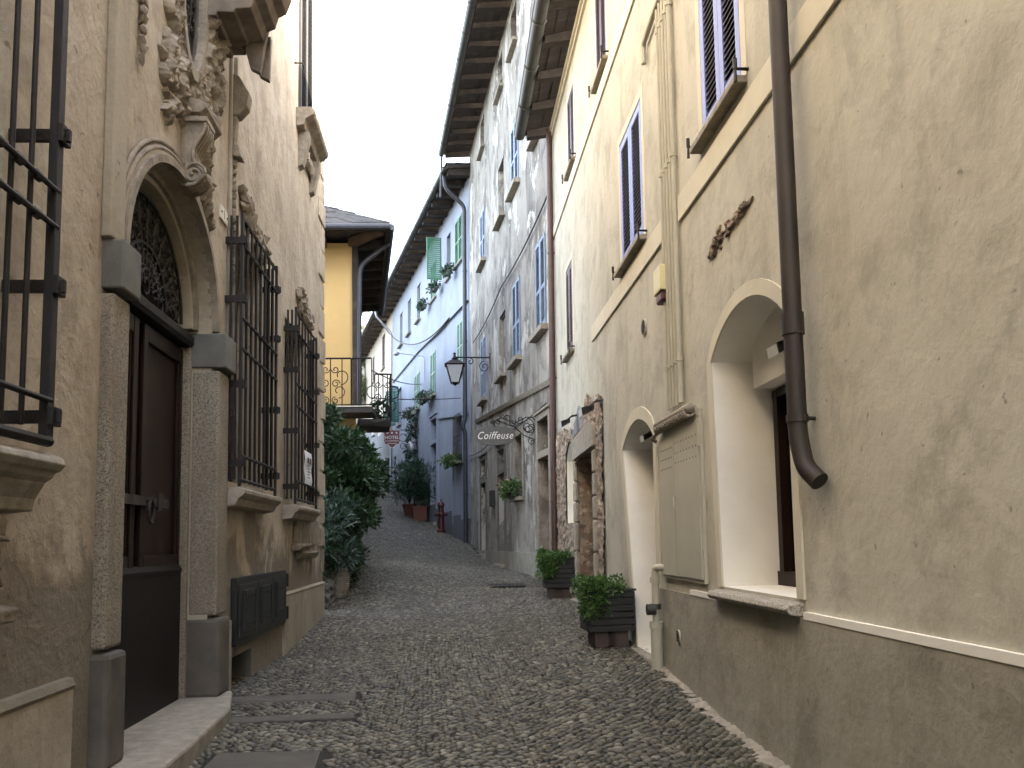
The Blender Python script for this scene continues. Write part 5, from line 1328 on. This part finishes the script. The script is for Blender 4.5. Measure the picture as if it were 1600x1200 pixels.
# heavy cornice hood
hz0 = 5.76
prof = [(0, hz0), (.12, hz0), (.13, hz0+.03), (.26, hz0+.03), (.27, hz0+.06), (.39, hz0+.07), (.42, hz0+.15), (.49, hz0+.18), (.51, hz0+.28), (.58, hz0+.31), (.62, hz0+.42), (.65, hz0+.70), (0, hz0+.95)]
co = MB().profile(W, prof, 6.5, 6.97)
co.profile(W, [(0, hz0+.02)]+[(q[0]*.80, q[1]+.012) for q in prof[1:-1]]+[(0, hz0+.9)], 6.92, 7.14)
cr_ = co.build('cornice_hood', M_['cornice'], Rt, bevel=.008)
for k, a in enumerate((6.98, 7.10)):
    MB().hexa([W(a,.28+.05*k,hz0-.16),W(a+.06,.28+.05*k,hz0-.16),W(a+.06,.36+.05*k,hz0-.20),W(a,.36+.05*k,hz0-.20),W(a,.20,hz0+.15),W(a+.06,.20,hz0+.15),W(a+.06,.42,hz0+.2),W(a,.42,hz0+.2)]).build('modillion', M_['cornice'], cr_, bevel=.006)
acr = Relief()
acanthus(acr, [(6.55, 5.75), (6.78, 5.85), (6.86, 5.66), (6.74, 5.5)], .07, .04, .08); acanthus(acr, [(6.62, 5.5), (6.85, 5.42), (6.95, 5.2), (6.9, 5.0)], .05, .02, .05)
for (a, z_, r_, sg2) in ((6.75, 5.72, .13, 1), (6.88, 5.35, .09, -1), (6.66, 5.42, .08, 1)): acr.tube(scroll((a, z_), r_, 1.7, 1, W, .10, sg2, 26), .02, 6)
for k in range(16): acr.blob((rnd.uniform(6.5, 6.95), .03, rnd.uniform(5.3, 5.9)), (.05, .06, .07), k, .9, 2.6, W, 1)
acr.build('carved_ornament', M_['stucco'], Rt, smooth=True)
MB().profile(W, [(.02,5.40),(.08,5.42),(.15,5.50),(.17,5.62),(.08,5.78),(.02,5.80)], 7.42, 7.56).profile(W, [(.02,5.14),(.05,5.14),(.07,5.40),(.02,5.40)], 7.42, 7.50).profile(W, [(.02,5.04),(.11,5.02),(.08,5.14),(.02,5.14)], 7.42, 7.56).build('side_bracket', M_['stucco'], Rt, bevel=.008)
# bell-flower drops
drp = MB()
for k in range(15): drp.blob((7.48, .03, 4.98-.075*k), (.032-.0008*k, .032, .04), k, .7, 3, W, 1)
drp.build('husk_drop', M_['stucco'], Rt)
for ds, z1_, n_ in ((4.86, 5.35, 7), (5.22, 5.15, 9)):
    d2_ = MB()
    for k in range(n_): d2_.blob((ds, .10 if ds < 5 else .03, z1_-.065*k), (.036, .028, .042), k+3, .9, 3, W, 1)
    d2_.build('husk_drop', M_['stucco'], Rt)
MB().box(W, 5.1, 5.2, 0, .004, 0, 0) if False else None
# house number
hn = W.uv(342, 318), W.uv(352, 350)
u0, u1 = W.uv(341.5, 330), W.uv(352.5, 340)
zt = W.uv(342, 318)[1]; zb = W.uv(342, 340)[1]
npl = empty('house_number', W((u0[0]+u1[0])/2, 0, (zt+zb)/2), 'small white marble house number plate reading 1 right of the portal arch', 'house number')
pp = MB().box(W, u0[0], u1[0], 0, .02, zb, zt).build('plate', M_['marble'], npl, bevel=.004)
V, Fc = text_faces('1', (zt-zb)*.95, lambda x, y, z: W((u0[0]+u1[0])/2+x, .021+z, (zt+zb)/2+y), ext=.001); add_raw(MB(), V, Fc).build('numeral', M_['granite_dark'], pp)
nl = MB()
for q in (u0[0]+.025, u1[0]-.025): nl.tube([W(q, .02, (zt+zb)/2), W(q, .026, (zt+zb)/2)], .009, 8)
nl.build('screw', M_['iron'], pp)
# ---- grilled windows
def grille(parent, a, b, z0, z1, o, nv, rows, thick=.022, vt=.013, ring_=False):
    g = MB()
    for q in (a, b): g.box(W, q-thick, q+thick, o-.012, o+.012, z0-.04, z1+.03)
    for z in (z0+.02, z1-.02): g.tube([W(a, o, z), W(b, o, z)], vt*1.2, 6)
    for z in rows: g.tube([W(a, o+.01, z), W(b, o+.01, z)], vt, 6)
    for k in range(1, nv): q = a+(b-a)*k/nv; g.tube([W(q, o, z0), W(q, o, z1)], vt, 6)
    for z in rows:
        for k in range(1, nv): q = a+(b-a)*k/nv; g.tube([W(q-.022, o+.005, z), W(q+.022, o+.005, z)], vt*1.55, 6)
    # side returns
    for q in (a, b):
        for k in (1, 2): g.tube([W(q, o*k/3, z0+.02), W(q, o*k/3, z1)], vt, 5)
    gg = g.build('window_grille', M_['iron'], parent)
    for q in (a, b):
        for z in (z0+.16, z0+(z1-z0)*.36, z0+(z1-z0)*.68, z1-.22):
            MB().box(W, q-.012, q+.012, -.02, o+.045, z-.03, z+.03).box(W, q-.03, q+.03, o-.016, o+.03, z-.035, z+.035).build('bracket', M_['iron'], gg)
    return gg
def palwin(a, b, z0, z1, nv, o=.14, near=False):
    PL.hole(rectp(a+.02, b-.02, z0, z1), .30, M_['palace'])
    wn = MB().box(W, a, b, -.34, -.295, z0-.01, z1+.01).build('window', M_['glass'] if not near else M_['glass'], Rt)
    f = MB(); 
    for q in (a+.02, (a+b)/2-.03, b-.09): f.box(W, q, q+.07, -.295, -.25, z0, z1)
    for z in (z0, z0+(z1-z0)*.33, z0+(z1-z0)*.66, z1-.06): f.box(W, a+.02, b-.02, -.294, -.255, z, z+.06)
    f.build('frame', M_['shutbrown'], wn)
    H = z1-z0
    grille(wn, a-.04, b+.04, z0-.02, z1+.06, o, nv, [z0+.20, z0+H*.50, z0+H*.62, z1-.20])
    s = MB().profile(W, [(0,z0-.07),(.16,z0-.07),(.20,z0-.085),(.20,z0-.12),(.17,z0-.15),(.15,z0-.16),(.12,z0-.22),(0,z0-.24)], a-.10, b+.10)
    sl = s.build('sill', M_['stone'], wn, bevel=.008)
    return wn, sl
w3 = palwin(*[W.uv(462, 640, .14)[0]+.04, W.uv(494, 650, .14)[0]-.04], 2.14, 4.28, 7)
w2 = palwin(*[W.uv(376, 600, .14)[0]+.04, W.uv(431, 610, .14)[0]-.04], 2.17, 4.40, 8)
ap = MB().box(W, W.uv(458, 815)[0], W.uv(492, 812)[0], 0, .05, 1.62, 1.95).profile(W, [(0,1.55),(.10,1.55),(.14,1.60),(.14,1.63),(0,1.64)], W.uv(455, 825)[0], W.uv(470, 825)[0]).profile(W, [(0,1.44),(.06,1.44),(.10,1.52),(0,1.54)], W.uv(462, 830)[0], W.uv(488, 830)[0])
ap.build('apron', M_['stucco'], w3[1], bevel=.01)
# broken stucco above windows 2 and 3
for (xa, ya, xb, yb_) in ((372, 362, 410, 400), (462, 492, 482, 512)):
    p0, p1 = W.uv(xa, ya), W.uv(xb, yb_); bs = MB()
    zc = (p0[1]+p1[1])/2
    for k in range(40): 
        t_ = rnd.random(); bs.blob((p0[0]+(p1[0]-p0[0])*t_, .03, 4.58+(.18*(1-t_))+rnd.gauss(0, .06)), (rnd.uniform(.05, .14), rnd.uniform(.03, .07), rnd.uniform(.04, .09)), k, .9, 3, W, 1)
    bs.build('broken_stucco', M_['stucco'], Rt)
# near window: plain stone back panel, grille and carved sill
na, nb = 2.0, W.uv(74, 640, .20)[0]-.0
PL.hole(rectp(na, nb-.05, 2.12, 6.6), .10, M_['palace'])
wn = MB().box(W, na, nb-.05, -.14, -.095, 2.1, 6.62).build('blind_window', M_['portal'], Rt)
MB().box(W, nb-.42, nb-.30, -.095, -.06, 2.14, 6.6).box(W, na, nb-.75, -.095, -.05, 2.14, 6.6).build('stone_lining', M_['palace'], wn, bevel=.01)
gz1 = W.uv(40, 320, .2)
gr_ = MB(); o = .20
def T(px, py): return W.uv(px, py, o)
gr_.box(W, nb-.035, nb+.02, o-.02, o+.02, T(70, 688)[1], 6.7)
for k in range(1, 9): gr_.tube([W(nb-.16*k-.02, o-.02, T(60,680)[1]+.03), W(nb-.16*k-.02, o-.02, 6.6)], .0125, 7)
for (px, py) in ((75, 290), (70, 345), (62, 622), (66, 689)):
    z = T(px, py)[1]; gr_.tube([W(na-.3, o+.012, z), W(nb, o+.012, z)], .014 if py < 680 else .024, 7)
    if py < 600:
        for k in range(1, 9): gr_.tube([W(nb-.16*k-.05, o+.004, z), W(nb-.16*k+.01, o+.004, z)], .022, 7)
for z in (T(72,195)[1], T(68,440)[1], T(62,648)[1]):
    gr_.box(W, nb-.02, nb+.005, -.05, o+.06, z-.028, z+.028).box(W, nb-.05, nb+.035, o+.02, o+.045, z-.04, z+.04)
gr_.build('window_grille', M_['iron'], wn, bevel=.003)
zs = T(40, 693)[1]-.02
si = MB().profile(W, [(0,zs),(.20,zs),(.235,zs-.02),(.245,zs-.045),(.225,zs-.07),(.20,zs-.08),(.19,zs-.10),(.16,zs-.12),(.12,zs-.19),(.11,zs-.24),(0,zs-.25)], 1.0, nb+.10).build('sill', M_['stone'], wn, bevel=.006)
ax = MB().box(W, 1.2, nb-.02, 0, .05, zs-.62, zs-.26).profile(W, [(0,zs-.70),(.10,zs-.70),(.11,zs-.64),(0,zs-.62)], 1.2, nb+.02).box(W, 1.2, nb-.35, 0, .06, zs-1.1, zs-.70)
ax.build('apron', M_['stucco'], si, bevel=.01)
cv = MB()
acanthus(cv, [(nb-.55, zs-.32), (nb-.35, zs-.38), (nb-.28, zs-.50), (nb-.12, zs-.55)], .05, .03, .08)
for k in range(12): cv.blob((nb-.9+.07*k, .07, zs-.42-.1*sin(k)), (.07, .05, .08), k, .9, 2.5, W, 1)
cv.build('carved_ornament', M_['stucco'], si, smooth=True)
# upper shuttered window near the corner
ua, ub = W.uv(466, 150)[0], W.uv(485, 150)[0]; uz = W.uv(470, 185)[1]
uw = shutter_window(PL, ua, ub, uz, 10.5, M_['shutdark'], M_['shutdark'], rec=.02, sill=False, step=.06)
MB().profile(W, [(0,uz-.02),(.20,uz-.02),(.24,uz-.06),(.22,uz-.12),(.12,uz-.18),(.10,uz-.26),(0,uz-.28)], ua-.16, ub+.18).build('sill', M_['stucco'], uw, bevel=.01)
bs = MB()
for a in (ua+.0, ub-.1): bs.profile(W, [(0,uz-.75),(.06,uz-.72),(.14,uz-.35),(.14,uz-.28),(0,uz-.28)], a, a+.16)
for k in range(8): bs.blob((ua+.25+.1*k, .04, uz-.45), (.07,.05,.10), k, .9, 2.5, W, 1)
bs.build('console', M_['stucco'], uw)
MB().tube([W(ua-.28, 0, uz+.5), W(ua-.28, .10, uz+.5), W(ua-.16,.10,uz+.5)], .012, 5).build('shutter_catch', M_['iron'], uw)
# lower storey strips, plinth, hatch, vent
pm = MB().box(W, -14, PC-PR-.52, 0, .035, -1, .93).build('plinth', M_['portal'], Rt, bevel=.004)
MB().profile(W, [(0,.93),(.035,.93),(.045,.95),(.03,.985),(0,.99)], -14, PC-PR-.52).build('plinth_top', M_['palace'], pm)
hs0, hs1 = W.uv(361, 950)[0]-.02, W.uv(440, 930)[0]
p2 = MB().box(W, hs1+.04, 13.045, 0, .03, -1, 1.04).profile(W, [(0,1.04),(.03,1.04),(.04,1.06),(0,1.085)], hs1+.04, 13.045).build('plinth', M_['portal'], Rt)
MB().box(W, 7.42, 7.50, 0, .06, .2, 1.0).build('stone_strip', M_['stone'], Rt, bevel=.005)
ht_ = MB().box(W, hs0, hs1, 0, .05, .76, 1.34).build('cellar_hatch', M_['hatch'], Rt, bevel=.004)
nd = 3
for k in range(nd):
    a = hs0+.06+(hs1-hs0-.12)*k/nd; b = hs0+.06+(hs1-hs0-.12)*(k+1)/nd-.03
    hd = MB().box(W, a, b, .05, .068, .82, 1.28).build('hatch_door', M_['hatch'], ht_, bevel=.004)
    hh_ = MB().box(W, a+.10, b-.10, .068, .082, .87, 1.23)
    for q in (a+.10, b-.16): hh_.box(W, q, q+.06, .082, .09, .87, 1.23)
    hh_.build('raised_panel', M_['hatch'], hd, bevel=.004)
    MB().box(W, (a+b)/2-.14, (a+b)/2+.14, .0905, .098, 1.16, 1.175).box(W, (a+b)/2-.14, (a+b)/2+.14, .0905, .098, .92, .935).build('slot', M_['dark'], hd)
MB().box(W, hs1-.0, hs1+.03, 0, .075, 1.16, 1.30).box(W, hs1, hs1+.03, 0, .075, .80, .94).build('hatch_hinge', M_['hatch'], ht_)
vz = (W.uv(380, 1035)[1], )
PL.hole(rectp(W.uv(366, 1060)[0]-.1, W.uv(392, 1045)[0], .36, .66), .3, M_['granite_dark'])
MB().box(W, 7.2, 8.8, -.34, -.301, .3, .7).build('cellar_vent', M_['dark'], Rt)
PL.wall()
# rough quoins at the corner
qn = MB(); z = 1.2; k = 0
while z < 11:
    h = rnd.uniform(.28, .42); L_ = (.30, .50)[k % 2]+rnd.uniform(-.05, .05); d_ = rnd.uniform(.02, .045)
    qn.hexa([W(13.06-L_, -.02, z), W(13.06+d_, -.3, z), W(13.06+d_, d_*.8, z+rnd.uniform(0,.02)), W(13.06-L_, d_*rnd.uniform(.2, .9), z),
             W(13.06-L_+.03, -.02, z+h), W(13.06+d_, -.3, z+h), W(13.06+d_, d_*rnd.uniform(.5, 1.), z+h), W(13.06-L_+.03, d_*rnd.uniform(.2, .9), z+h-rnd.uniform(0,.03))])
    z += h+rnd.uniform(.02, .05); k += 1
qn.build('quoin', M_['palace'], Rt, bevel=.022)
# top cornice of the palace
MB().profile(W, [(0,11.2),(.1,11.2),(.3,11.45),(.35,11.6),(0,11.65)], -14, 13.05).build('top_cornice', M_['stucco'], Rt)
# notice in window
nt0, nt1 = W.uv(475, 730, .16)[0], W.uv(486, 730, .16)[0]
nz1, nz0 = W.uv(480, 706, .16)[1], W.uv(480, 757, .16)[1]
no = empty('notice', W((nt0+nt1)/2, .1, nz0), 'narrow white paper notice with red print hung inside the far barred window', 'notice')
m_ = MB(); n_ = 8
for i in range(n_):
    z_0, z_1 = nz0+(nz1-nz0)*i/n_, nz0+(nz1-nz0)*(i+1)/n_; f0, f1 = .165+.006*sin(i*1.3), .165+.006*sin((i+1)*1.3)
    m_.hexa([W(nt0,f0,z_0),W(nt1,f0,z_0),W(nt1,f0+.003,z_0),W(nt0,f0+.003,z_0),W(nt0,f1,z_1),W(nt1,f1,z_1),W(nt1,f1+.003,z_1),W(nt0,f1+.003,z_1)])
sh = m_.build('sheet', M_['paper'], no)
w_ = nt1-nt0; H = nz1-nz0
MB().box(W, nt0+w_*.3, nt0+w_*.5, .176, .178, nz1-H*.36, nz1-H*.18).box(W, nt0+w_*.62, nt0+w_*.82, .176, .178, nz1-H*.36, nz1-H*.18).build('red_print', M_['red'], sh)
tx = MB()
for k in range(5): tx.box(W, nt0+w_*.3, nt0+w_*(.6+.07*(k % 3)), .176, .178, nz1-H*(.45+.09*k), nz1-H*(.42+.09*k))
tx.build('dark_print', M_['granite_dark'], sh)

# ============================================================ planters and plants
def planter(x, y, wd, dp_, h, ang, label, seed):
    z = gz(x, y); e_ = empty('wooden_planter', (x, y, z), label, 'planter', 'black board planters by the cream house wall')
    e_.rotation_euler.z = ang
    def L(a, o, zz): return (x+a, y+o, z+zz)
    b0 = .16
    m = MB(); hw, hd = wd/2, dp_/2; n = 6
    for k in range(n):
        z0, z1 = b0+h*k/n+.004, b0+h*(k+1)/n-.004; ins = .004*(k % 2)
        m.box(L, -hw, hw, -hd-ins, -hd+.022, z0, z1).box(L, -hw, hw, hd-.022, hd+ins, z0, z1).box(L, -hw-ins, -hw+.022, -hd+.022, hd-.022, z0, z1).box(L, hw-.022, hw+ins, -hd+.022, hd-.022, z0, z1)
    m.box(L, -hw+.02, hw-.02, -hd+.02, hd-.02, b0+.01, b0+.03)
    m.build('box', M_['planter'], e_, bevel=.003)
    MB().box(L, -hw-.015, hw+.015, -hd-.015, -hd+.03, b0+h, b0+h+.022).box(L, -hw-.015, hw+.015, hd-.03, hd+.015, b0+h, b0+h+.022).box(L, -hw-.015, -hw+.03, -hd+.03, hd-.03, b0+h, b0+h+.022).box(L, hw-.03, hw+.015, -hd+.03, hd-.03, b0+h, b0+h+.022).build('rim', M_['planter'], e_, bevel=.003)
    MB().box(L, -hw+.07, -hw+.30, -hd+.05, hd-.05, 0, b0).box(L, hw-.30, hw-.07, -hd+.05, hd-.05, 0, b0).build('brick_feet', M_['brick'], e_, bevel=.01)
    MB().box(L, -hw+.03, hw-.03, -hd+.03, hd-.03, b0+.05, b0+h-.03).build('soil', M_['soil'], e_)
    c = []; r = random.Random(seed)
    for k in range(26):
        c.append((x+r.uniform(-hw*1.05, hw*.75), y+r.uniform(-hd*1.0, hd*1.0), z+b0+h+r.uniform(-.04, .10), .09, .09, .07, 1))
    for k in range(14): c.append((x-hw*r.uniform(.35, 1.12), y-hd*r.uniform(.75, 1.2), z+b0+h*r.uniform(.45, 1.0), .09, .08, .10, .8))
    leaves('foliage', M_['geran'], e_, c, 5200, .042, .013, seed=seed, shell=.15, upb=.5)
    sm = MB()
    for k in range(26): 
        q = c[k]; sm.tube([(x+(q[0]-x)*.5, y+(q[1]-y)*.5, z+b0+h-.05), (q[0], q[1], q[2])], .005, 4)
    sm.build('stems', M_['laurel'], e_)
    return e_
def gnd(px, py, iters=30):      # point of the street seen at a pixel
    D = ray(px, py); t = 3.
    lo, hi = 1., 60.
    while lo < 60:
        p = D*lo; 
        if p.z+EYE < gz(p.x, p.y): break
        lo += .05
    p = D*lo; return p.x, p.y
pA = gnd(958, 1003); pB = gnd(880, 936)
print('planters', pA, pB)
planter(1.96-.30, 9.35, .50, .50, .42, .04, 'nearer black board planter with trailing green plants beside the arched doorway', 11)
planter(1.96-.29, 13.7, .47, .46, .44, -.04, 'farther black board planter with green plants by the red brown downpipe', 12)

# bushes of the small garden on the left
def bush(name, label, x, y, blobs, n, L, Wd, mat, seed, trunks=4, cat='bush'):
    z = gz(x, y); e_ = empty(name, (x, y, z), label, cat, None)
    leaves('foliage', mat, e_, blobs, n, L, Wd, seed=seed, shell=.45, upb=.6, droop=.1)
    m = MB(); r = random.Random(seed)
    for k in range(trunks):
        b = blobs[r.randrange(len(blobs))]; m.tube([(x+r.uniform(-.2,.2), y+r.uniform(-.3,.3), z-.1), (x*.5+b[0]*.5+r.uniform(-.1,.1), y*.5+b[1]*.5, z*.4+b[2]*.6), (b[0], b[1], b[2]+b[5]*.5)], [.035,.022,.008], 6)
    m.build('branches', M_['bark'], e_); return e_
r = random.Random(2)
bl = []
for k in range(34):
    t_ = r.random(); y = r.uniform(14.6, 17.4); x = -2.0+r.gauss(0, .3); z = r.uniform(2.1, 3.5)
    rr = r.uniform(.22, .42); bl.append((min(x, -1.5), y, z, rr, rr, rr*.8, rr))
for k in range(6): bl.append((-1.50+r.uniform(-.1,.06), 15.6+r.uniform(-.6,.8), r.uniform(2.5, 3.2), .24, .3, .2, .3))
for k in range(5): bl.append((-2.15+r.uniform(-.25,.3), 15.3+r.uniform(-.5,.5), 3.6+r.uniform(-.05,.2), .15, .15, .22, .12))
bush('laurel_bush', 'large dark green laurel bush leaning over the lane beside the palace corner', -2.1, 15.8, bl, 15000, .135, .026, M_['laurel'], 21, 9)
bl = []
for k in range(22):
    y = r.uniform(13.6, 15.2); bl.append((-1.98+r.uniform(-.3,.22), y, r.uniform(1.35, 2.35), .24, .26, .2, 1))
bush('oleander_bush', 'lower shrub with pale narrow leaves beneath the laurel bush', -2.05, 14.4, bl, 3600, .15, .019, M_['shrub'], 22, 6)
bl = []
for k in range(26):
    y = r.uniform(13.6, 17.2); bl.append((-2.0+r.uniform(-.4,.2), y, gz(-2, y)+r.uniform(.25, 1.2), .26, .3, .25, 1))
bush('low_shrubs', 'dense dark low shrubs at the foot of the laurel bush', -2.15, 15.2, bl, 6000, .10, .02, M_['laurel'], 23, 5, 'shrub')
# low garden wall, post and ribbed pot
gw_ = empty('garden_wall', (-1.95, 15.5, gz(-1.95, 15.5)), 'low dark stone garden wall under the bushes on the left edge of the lane', 'wall')
m = MB(); rnd = random.Random(9)
y = 13.6
while y < 18.2:
    for c_ in range(3):
        L_ = rnd.uniform(.28, .5); xe_ = lerp_tab(XL, y)-.02; zg = gz(xe_, y)
        m.blob((xe_-.12+rnd.uniform(-.02,.02), y+L_/2, zg+.06+.14*c_), (.15, L_*.55, .09), c_+int(y*9), .3, 2.2, None, 1)
    y += .38
m.build('stones', M_['granite_dark'], gw_)
po = empty('garden_post', (-1.72, 16.9, gz(-1.72, 16.9)), 'short yellowish wooden post at the lane edge below the bushes', 'post')
zp = gz(-1.85, 16.6)
MB().abox(-1.87, -1.76, 16.55, 16.66, zp-.1, zp+1.0).build('post', M_['woodwarm'], po); MB().abox(-1.885, -1.745, 16.535, 16.675, zp+1.0, zp+1.04).build('cap', M_['stone'], po)
bx, by = gnd(521, 938); by += .15; bz = gz(bx, by)
pe = empty('ribbed_pot', (bx, by, bz), 'large ribbed brown clay pot under the shrubs beside the palace corner', 'pot')
prof = [(.15,0),(.17,.02)]
for k in range(14): prof += [(.165+.075*sin(pi*(k+.3)/16), .03+.032*k), (.18+.075*sin(pi*(k+.3)/16), .045+.032*k)]
prof += [(.20,.49),(.21,.52),(.18,.53),(.17,.45)]
MB().lathe((bx, by, bz), prof, 24).build('body', M_['stone'], pe, smooth='auto')
MB().lathe((bx, by, bz), [(.16,.44),(.01,.46)], 16).build('soil', M_['soil'], pe)

# far pots with palms, vine, hydrant
def far_pot(px, py, size, label, square, seed, hp=.5):
    x, y = gnd(px, py); z = gz(x, y); e_ = empty('terracotta_pot', (x, y, z), label, 'potted plant', 'terracotta pots with palms up the lane')
    s = size/2
    if square:
        MB().hexa([(x-s*.85,y-s*.85,z),(x+s*.85,y-s*.85,z),(x+s*.85,y+s*.85,z),(x-s*.85,y+s*.85,z),(x-s,y-s,z+hp),(x+s,y-s,z+hp),(x+s,y+s,z+hp),(x-s,y+s,z+hp)]).build('pot', M_['terracotta'], e_, bevel=.01)
        MB().abox(x-s-.02, x+s+.02, y-s-.02, y+s+.02, z+hp-.06, z+hp).build('rim', M_['terracotta'], e_, bevel=.01)
    else: MB().lathe((x, y, z), [(s*.7,0),(s,.9*hp),(s*1.08,.9*hp),(s*1.08,hp),(s*.9,hp)], 20).build('pot', M_['terracotta'], e_, smooth='auto')
    MB().abox(x-s*.8, x+s*.8, y-s*.8, y+s*.8, z+hp-.1, z+hp+.005).build('soil', M_['soil'], e_)
    r_ = random.Random(seed); m = MB(); 
    leaves('fronds', M_['palm'], e_, [(x+r_.uniform(-.5,.5), y+r_.uniform(-.4,.4), z+hp+r_.uniform(.35, 1.7), .35, .35, .3, 1) for k in range(16)], 1500, .34, .022, seed=seed, shell=.1, upb=.7)
    for k in range(9): a = r_.uniform(0, 6.3); q = r_.uniform(.3, .6); m.tube([(x, y, z+hp), (x+q*.4*cos(a), y+q*.4*sin(a), z+hp+.7), (x+q*cos(a), y+q*sin(a), z+hp+1.5)], [.03,.018,.006], 5)
    m.build('stems', M_['bark'], e_); return x, y, z
far_pot(657, 814, .62, 'square terracotta pot holding a dark palm, nearer of the two up the lane', True, 31, .6)
far_pot(640, 806, .62, 'round terracotta pot holding dark palms, farther and left of the square one', False, 32, .5)
vx = WB.uv(652, 730); e_ = empty('climbing_vine', WB(vx[0], .1, gz(*WB(vx[0],.1,0)[:2])), 'brown leafy vine climbing the blue wall under the hotel sign', 'vine')
zz0 = gz(*WB(vx[0],.1,0)[:2]); 
vb = [WB(vx[0]-.2+.5*random.random(), .15+.2*random.random(), WB.uv(650,760)[1]+.2+.33*k)+(.25,.25,.22,1) for k in range(9)]
leaves('foliage', M_['palm'], e_, vb, 1100, .16, .045, seed=8, shell=.2)
MB().tube([WB(vx[0], .1, zz0), WB(vx[0]+.1, .15, zz0+1.5), WB(vx[0]-.1, .12, vb[-1][2])], [.05,.04,.02], 6).build('stem', M_['bark'], e_)
wp = empty('wall_ornament', WB(vx[0]-.1, .2, WB.uv(652,700)[1]), 'whitish draped ornament on the blue wall above the vine', 'ornament')
MB().blob(WB(vx[0]-.1, .25, WB.uv(652,700)[1]), (.22,.22,.32), 3, .7, 2.5).blob(WB(vx[0]-.15, .2, WB.uv(652,690)[1]), (.12,.12,.14), 5, .5, 2.5).build('body', M_['zinc'], wp, smooth=True)
hx_, hy_ = gnd(697, 833); hx_ = min(hx_, lerp_tab(XR, hy_)-.22); hz_ = gz(hx_, hy_)
hy = empty('fire_hydrant', (hx_, hy_, hz_), 'dark red fire hydrant standing against the blue house base', 'fire hydrant')
MB().lathe((hx_, hy_, hz_), [(.17,0),(.17,.10),(.12,.13),(.11,.62),(.15,.64),(.15,.72),(.11,.74),(.10,.95),(.14,.97),(.14,1.05),(.10,1.12),(.03,1.16)], 16).build('barrel', M_['red'], hy, smooth='auto')
for sgn in (-1, 1): MB().tube([(hx_, hy_, hz_+.66), (hx_+sgn*.2, hy_-.05, hz_+.66)], .05, 10).tube([(hx_+sgn*.2, hy_-.05, hz_+.66), (hx_+sgn*.24, hy_-.06, hz_+.66)], .065, 8).build('outlet', M_['red'], hy)
MB().tube([(hx_, hy_, hz_+1.14), (hx_, hy_, hz_+1.22)], .035, 6).build('cap_nut', M_['red'], hy)

# ------------------------------------------------------------ stones and covers in the paving
def slab(name, label, cat, x0, x1, y0, y1, mat, th=.02, skew=0, grooves=0):
    z = lambda x, y: gz(x, y)
    P = [(x0,y0),(x1,y0+skew),(x1-.03,y1+skew),(x0,y1)]
    m = MB(); m.hexa([(x,y,z(x,y)-.05) for x,y in P]+[(x,y,z(x,y)+th) for x,y in P])
    e_ = m.build(name, mat, None, bevel=.008, base=((x0+x1)/2, (y0+y1)/2, z((x0+x1)/2, (y0+y1)/2)), label=label, cat=cat)
    if grooves:
        gm_ = MB(); n = grooves
        for k in range(n):
            xx = x0+.04+(x1-x0-.1)*k/n; gm_.abox(xx, xx+.012, y0+.03+skew*.5, y1-.04+skew*.5, z(xx,y0)+th+.0005, z(xx,y0)+th+.004)
        gm_.build('ridges', mat, e_)
    return e_
M_['slab'] = simple('worn_pinkish_stone', (.105,.093,.076), (.07,.062,.052), .85, scale=5, bump=.3, kind='pos')
slab('grooved_slab', 'ridged reddish stone slab by the foot of the portal step', 'stone slab', *SLABS[0], M_['slab'], .010, 0, 60)
slab('kerb_stone', 'long narrow smooth stone set flush in the cobbles near the portal', 'kerb stone', *SLABS[1], M_['slab'], .010, .10)
slab('paving_slab', 'flat smooth stone slab set in the cobbles in front of the portal step', 'stone slab', *SLABS[2], M_['slab'], .012, .02)
mcx, mcy = 1.0, 15.6
mh = empty('manhole_cover', (mcx, mcy, gz(mcx, mcy)), 'square dark iron cover sunk in the cobbles ahead of the planters', 'manhole cover')
MB().abox(mcx-.3, mcx+.3, mcy-.3, mcy+.3, gz(mcx,mcy)-.03, gz(mcx,mcy)+.012).build('frame', M_['iron'], mh)
m = MB()
for i in range(7): m.abox(mcx-.26+.077*i, mcx-.22+.077*i, mcy-.26, mcy+.26, gz(mcx,mcy)+.0125, gz(mcx,mcy)+.018)
m.build('ribs', M_['iron'], mh)

# ------------------------------------------------------------ tree and hill beyond the roofs
def tree(x, y, z0, h, rad, seed, label):
    e_ = empty('broadleaf_tree', (x, y, z0), label, 'tree'); r_ = random.Random(seed)
    m = MB(); m.tube([(x, y, z0-1), (x+.2, y, z0+h*.3), (x-.1, y, z0+h*.75)], [.45,.32,.10], 8)
    cl = []
    for k in range(26):
        a = r_.uniform(0, 6.28); q = rad*sqrt(r_.random()); zz_ = z0+h*r_.uniform(.4, 1.0); c = (x+q*cos(a), y+q*sin(a), zz_); rr = r_.uniform(.6, 1.3)
        cl.append((*c, rr, rr, rr*.8, rr)); m.tube([(x, y, z0+h*.35), ((x+c[0])/2, (y+c[1])/2, (z0+h*.4+c[2])/2), c], [.14,.07,.02], 5)
    m.build('trunk', M_['bark'], e_); leaves('crown', M_['tree'], e_, cl, 7000, .3, .10, seed=seed, shell=.3)
D = ray(582, 490); t_ = 62/D.y
tree(D.x*t_-1.0, 62, gz(-8, 62), D.z*t_+EYE+1.8-gz(-8, 62), 3.2, 5, 'olive green tree glimpsed between the two eaves at the top of the lane')
print('objects', len(bpy.data.objects))
